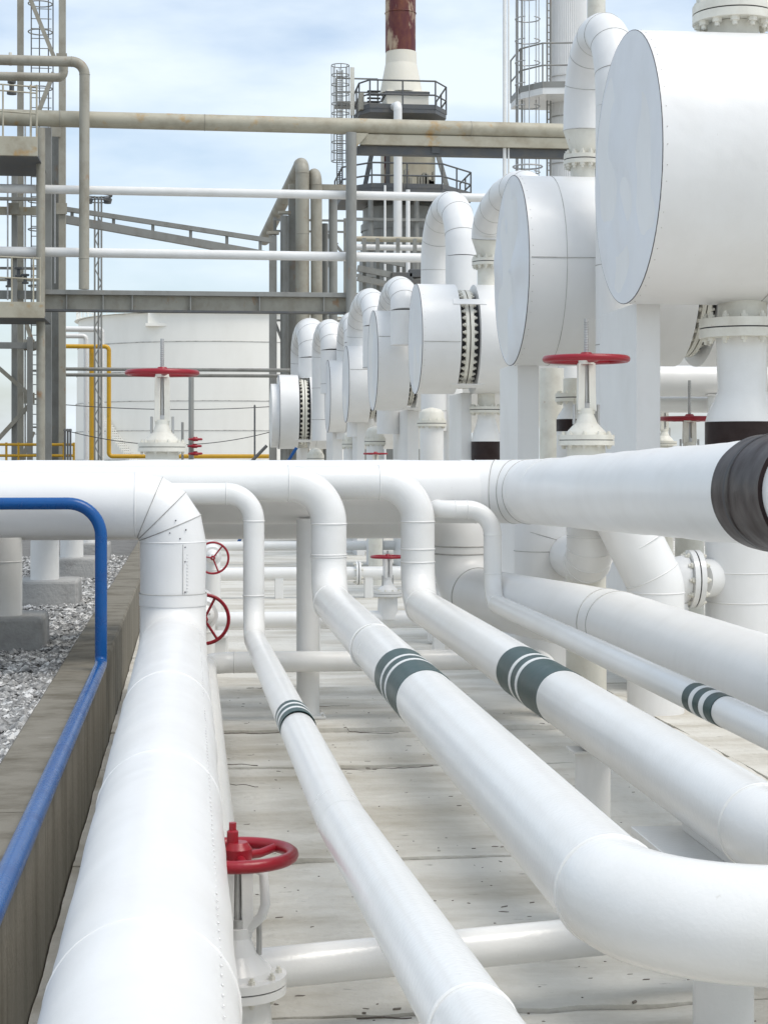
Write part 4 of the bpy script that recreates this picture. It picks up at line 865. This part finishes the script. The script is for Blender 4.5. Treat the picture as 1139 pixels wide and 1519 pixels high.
part('radiant_body', MB().lathe((xh, YH, 0), (0,0,1), [(-0.2, 62*sH), (zH(400), 62*sH), (zH(330), 56*sH), (zH(312), 56*sH), (zH(300), 44*sH)], 40), 'steelgrey', t)
part('radiant_band', MB().lathe((xh, YH, 0), (0,0,1), [(zH(345), 59*sH), (zH(335), 59*sH)], 40, False), 'steelgrey', t)
for (a, b) in (((556, 205), (540, 282)), ((648, 225), (664, 282)), ((575, 230), (575, 300))): part('leg', MB().bar(at(*a, YH-1.1), at(*b, YH-1.1), 6*sH, 0.2), 'steeldark' if a[0] < 600 else 'steelgrey', t)
def rail_poly(parent, pts, zt_, h, r=0.045, deck=0.0):
    m = MB(); n = len(pts)
    for i in range(n - 1):
        a, b = Vector((*pts[i], zt_)), Vector((*pts[i+1], zt_)); q = max(1, int((b-a).length/1.1))
        for f in (1.0, 0.5): m.tube([a + Vector((0,0,h*f)), b + Vector((0,0,h*f))], r, 6)
        m.bar(a + Vector((0,0,0.1)), b + Vector((0,0,0.1)), 0.03, 0.2)
        for j in range(q + (1 if i == n-2 else 0)): p = a.lerp(b, j/q); m.tube([p, p + Vector((0,0,h))], r, 6)
    return part('railing', m, 'steeldark' if deck else 'steelgrey', parent)
zp = zH(178); P_ = [(gx(527, YH), YH+1.8), (gx(527, YH), YH-1.8), (gx(540, YH), YH-2.6), (gx(634, YH), YH-2.6), (gx(655, YH), YH-1.4), (gx(655, YH), YH+1.8)]
d = part('upper_platform', MB().add([(*p, zp) for p in P_] + [(*p, zp-0.18) for p in P_], [(0,1,2,3,4,5), (11,10,9,8,7,6)] + [(i, i+6, (i+1) % 6 + 6, (i+1) % 6) for i in range(6)]), 'steeldark', t)
rail_poly(t, P_, zp, 1.25, 0.04, 1)
zq = zH(296); Q_ = [(gx(502, YH), YH+2), (gx(502, YH), YH-2), (gx(540, YH), YH-3.4), (gx(640, YH), YH-3.4), (gx(692, YH), YH-1.2), (gx(692, YH), YH+2)]
part('lower_platform', MB().add([(*p, zq) for p in Q_] + [(*p, zq-0.25) for p in Q_], [(0,1,2,3,4,5), (11,10,9,8,7,6)] + [(i, i+6, (i+1) % 6 + 6, (i+1) % 6) for i in range(6)]), 'steeldark', t)
rail_poly(t, Q_, zq, 1.1, 0.04, 1)
m = MB()
for k in range(5): m.box((gx(537, YH), YH-2.5, zH(173 - 5*k)), (gx(556, YH), YH-2.2, zH(172 - 5*k)))
part('platform_steps', m, 'steeldark', t)
part('tool_box', MB().box((gx(526, YH), YH-2.2, zp), (gx(533, YH), YH-1.6, zp + 0.75)), 'steel', t, 0.03)
rail_poly(t, [(gx(500, YH), YH+0.5), (gx(562, YH), YH+0.5)], zH(155), 1.25, 0.04)
part('stair_landing', MB().box((gx(498, YH), YH-0.2, zH(155) - 0.1), (gx(568, YH), YH+0.9, zH(155))), 'steelgrey', t)
# caged ladder
xc = gx(505, YH-1)
for k in range(11):
    z = zH(106) + (zH(246) - zH(106))*k/10; part('cage_hoop', MB().torus((xc, YH-0.9, z), (0,0,1), 0.40, 0.022, 18, 5), 'steelgrey', t)
for k in range(8):
    a = 2*math.pi*k/8; part('cage_bar', MB().tube([(xc + 0.4*math.cos(a), YH-0.9 + 0.4*math.sin(a), zH(106)), (xc + 0.4*math.cos(a), YH-0.9 + 0.4*math.sin(a), zH(246))], 0.018, 5), 'steelgrey', t)
part('ladder_board', MB().box((gx(517, YH), YH-0.9, zH(178)), (gx(523, YH), YH-0.8, zH(108))), 'cream', t)
m = MB()
for du in (-4, 4): m.tube([(xc + du*sH, YH-0.6, zH(110)), (xc + du*sH, YH-0.6, zH(300))], 0.03, 5)
for k in range(60): z = zH(300) + (zH(110)-zH(300))*k/60; m.tube([(xc - 4*sH, YH-0.6, z), (xc + 4*sH, YH-0.6, z)], 0.018, 5)
part('ladder', m, 'steelgrey', t)
m = MB(); random.seed(3)
for k in range(26):
    u = random.uniform(570, 640); v = random.uniform(262, 300); w_ = random.uniform(2, 6)
    m.box((gx(u, YH), YH-2.4, zq), (gx(u + w_, YH), YH-1.9, zH(v)))
part('burner_gear', m, 'steel', t)
m = MB()
for u in (540, 575, 605, 650): m.tube([(gx(u, YH), YH-3, -0.2), (gx(u, YH), YH-3, zq-0.2)], 0.12, 8)
for v in (338, 380, 418): m.box((gx(505, YH), YH-3.2, zH(v+4)), (gx(690, YH), YH-3.0, zH(v)))
part('support_frame', m, 'steelgrey', t)
pipe('process_pipe', 'white riser pipe in front of the heater reaching its upper box', 'pipe', [(gx(590, YH-4), YH-4, -0.2), (gx(590, YH-4), YH-4, gz(156, YH-4)), (gx(580, YH-1.2), YH-0.8, gz(158, YH-1.2))], [0.25], 6*sH, 'white')
pipe('process_pipe', 'thin white riser right of the heater riser', 'pipe', [(gx(605, YH-4.2), YH-4.2, -0.2), (gx(605, YH-4.2), YH-4.2, gz(282, YH-4))], [], 3*sH, 'white')
pipe('process_pipe', 'thin white riser left of the heater riser', 'pipe', [(gx(571, YH-4.2), YH-4.2, -0.2), (gx(571, YH-4.2), YH-4.2, gz(276, YH-4))], [], 1.6*sH, 'white')
for v, u0, u1, mat, d, lab in [(355, 526, 640, 'steelbeige', 8, 'upper beige pipe at the heater foot'), (367, 526, 640, 'white', 9, 'white pipe at the heater foot between rack column and gooseneck')]:
    pipe('process_pipe', lab, 'pipe', [(gx(u0, 60), 60, gz(v, 60)), (gx(u1+20, 60), 60, gz(v, 60))], [], d/2*mpp(580, 60), mat)
t = thing('steel_trestle', 'dark sloping steel frame below the heater pipes', 'trestle', (gx(580, 58), 58, -0.2))
for a, b in (((530, 398), (600, 412)), ((530, 412), (600, 428)), ((530, 378), (600, 392))): part('beam', MB().bar(at(*a, 58), at(*b, 58), 0.2, 0.2), 'steelgrey', t)
for u in (540, 560, 590, 615, 632): part('post', MB().box((gx(u, 58.3)-0.06, 58.2, -0.2), (gx(u, 58.3)+0.06, 58.32, gz(352, 58))), 'steelgrey', t)
for u, v in ((596, 405), (610, 415), (622, 400)): part('gear', MB().box((gx(u,57.8)-0.35, 57.7, gz(v+12,58)), (gx(u,57.8)+0.35, 58.1, gz(v,58))), 'steeldark', t, 0.02)

# ================================================================== TALL COLUMNS AT TOP RIGHT
YW = 60.0; sW = mpp(840, YW)
t = thing('distillation_column', 'tall white corrugated column with caged ladder and platform, top right', 'column', (gx(842, YW), YW, -0.2))
m = MB(); xw = gx(842, YW); R = 27*sW; seg = 120; ring = []
for z in (-0.2, gz(-150, YW)):
    ring += [(xw + (R + (0.018 if j % 2 else -0.018))*math.cos(2*math.pi*j/seg), YW + (R + (0.018 if j % 2 else -0.018))*math.sin(2*math.pi*j/seg), z) for j in range(seg)]
part('corrugated_shell', m.add(ring, [(j, (j+1) % seg, seg + (j+1) % seg, seg + j) for j in range(seg)]), 'clad', t)
for v in (110, 170, 240): part('band', MB().torus((xw, YW, gz(v, YW)), (0,0,1), R + 0.02, 0.02, 48, 5), 'seam', t)
zw_ = gz(140, YW); Pp = [(gx(765, YW), YW+1), (gx(765, YW), YW-0.8), (gx(790, YW), YW-1.7), (gx(840, YW), YW-1.9), (gx(882, YW), YW-1.2), (gx(882, YW), YW+1)]
part('platform', MB().add([(*p, zw_ + 0.0) for p in Pp] + [(*p, zw_-0.22) for p in Pp], [(0,1,2,3,4,5), (11,10,9,8,7,6)] + [(i, i+6, (i+1) % 6 + 6, (i+1) % 6) for i in range(6)]), 'white', t)
rail_poly(t, Pp, zw_, 1.5, 0.03)
xc = gx(783, YW-1); z = zw_ - 3.5
while z < gz(-60, YW): part('cage_hoop', MB().torus((xc, YW-0.9, z), (0,0,1), 0.42, 0.022, 18, 5, 0.4, 5.9), 'zinc', t); z += 0.75
for k in range(6):
    a = math.pi*0.2 + 1.6*math.pi*k/5; part('cage_bar', MB().tube([(xc + 0.42*math.cos(a), YW-0.9 + 0.42*math.sin(a), zw_ - 3.5), (xc + 0.42*math.cos(a), YW-0.9 + 0.42*math.sin(a), gz(-60, YW))], 0.018, 5), 'zinc', t)
m = MB()
for u in (762, 769, 806, 811): m.tube([(gx(u, YW), YW-0.6, -0.2), (gx(u, YW), YW-0.6, gz(-60, YW))], 0.035, 6)
part('ladder_rail', m, 'steelgrey', t); m = MB(); z = 2.0
while z < gz(-60, YW): m.tube([(gx(806, YW), YW-0.6, z), (gx(811, YW), YW-0.6, z)], 0.02, 5); z += 0.25
part('ladder_rung', m, 'steelgrey', t)['kind'] = 'stuff'
for v in (222, 250): part('cage_hoop', MB().torus((xc, YW-0.9, gz(v, YW)), (0,0,1), 0.5, 0.03, 18, 5), 'zinc', t)
t = thing('vessel_column', 'cream beige column just right of the corrugated column', 'column', (gx(884, YW+2), YW+2, -0.2))
part('shell', MB().cyl((gx(884, YW+2), YW+2, -0.2), (gx(884, YW+2), YW+2, gz(-150, YW)), 14*sW, seg=32), 'cream', t)
for v in (20, 150): part('ring', MB().torus((gx(884, YW+2), YW+2, gz(v, YW)), (0,0,1), 14*sW, 0.02, 32, 5), 'cream', t)
t = thing('flare_pole', 'thin tall white pole left of the corrugated column', 'pole', (gx(750, 50), 50, -0.2))
part('pole', MB().cyl((gx(748, 50), 50, -0.2), (gx(748, 50), 50, gz(-60, 50)), 2.8*mpp(750, 50), seg=12), 'white', t)
part('conduit', MB().cyl((gx(754, 50), 50, -0.2), (gx(754, 50), 50, gz(-60, 50)), 1.5*mpp(750, 50), seg=10), 'white', t)
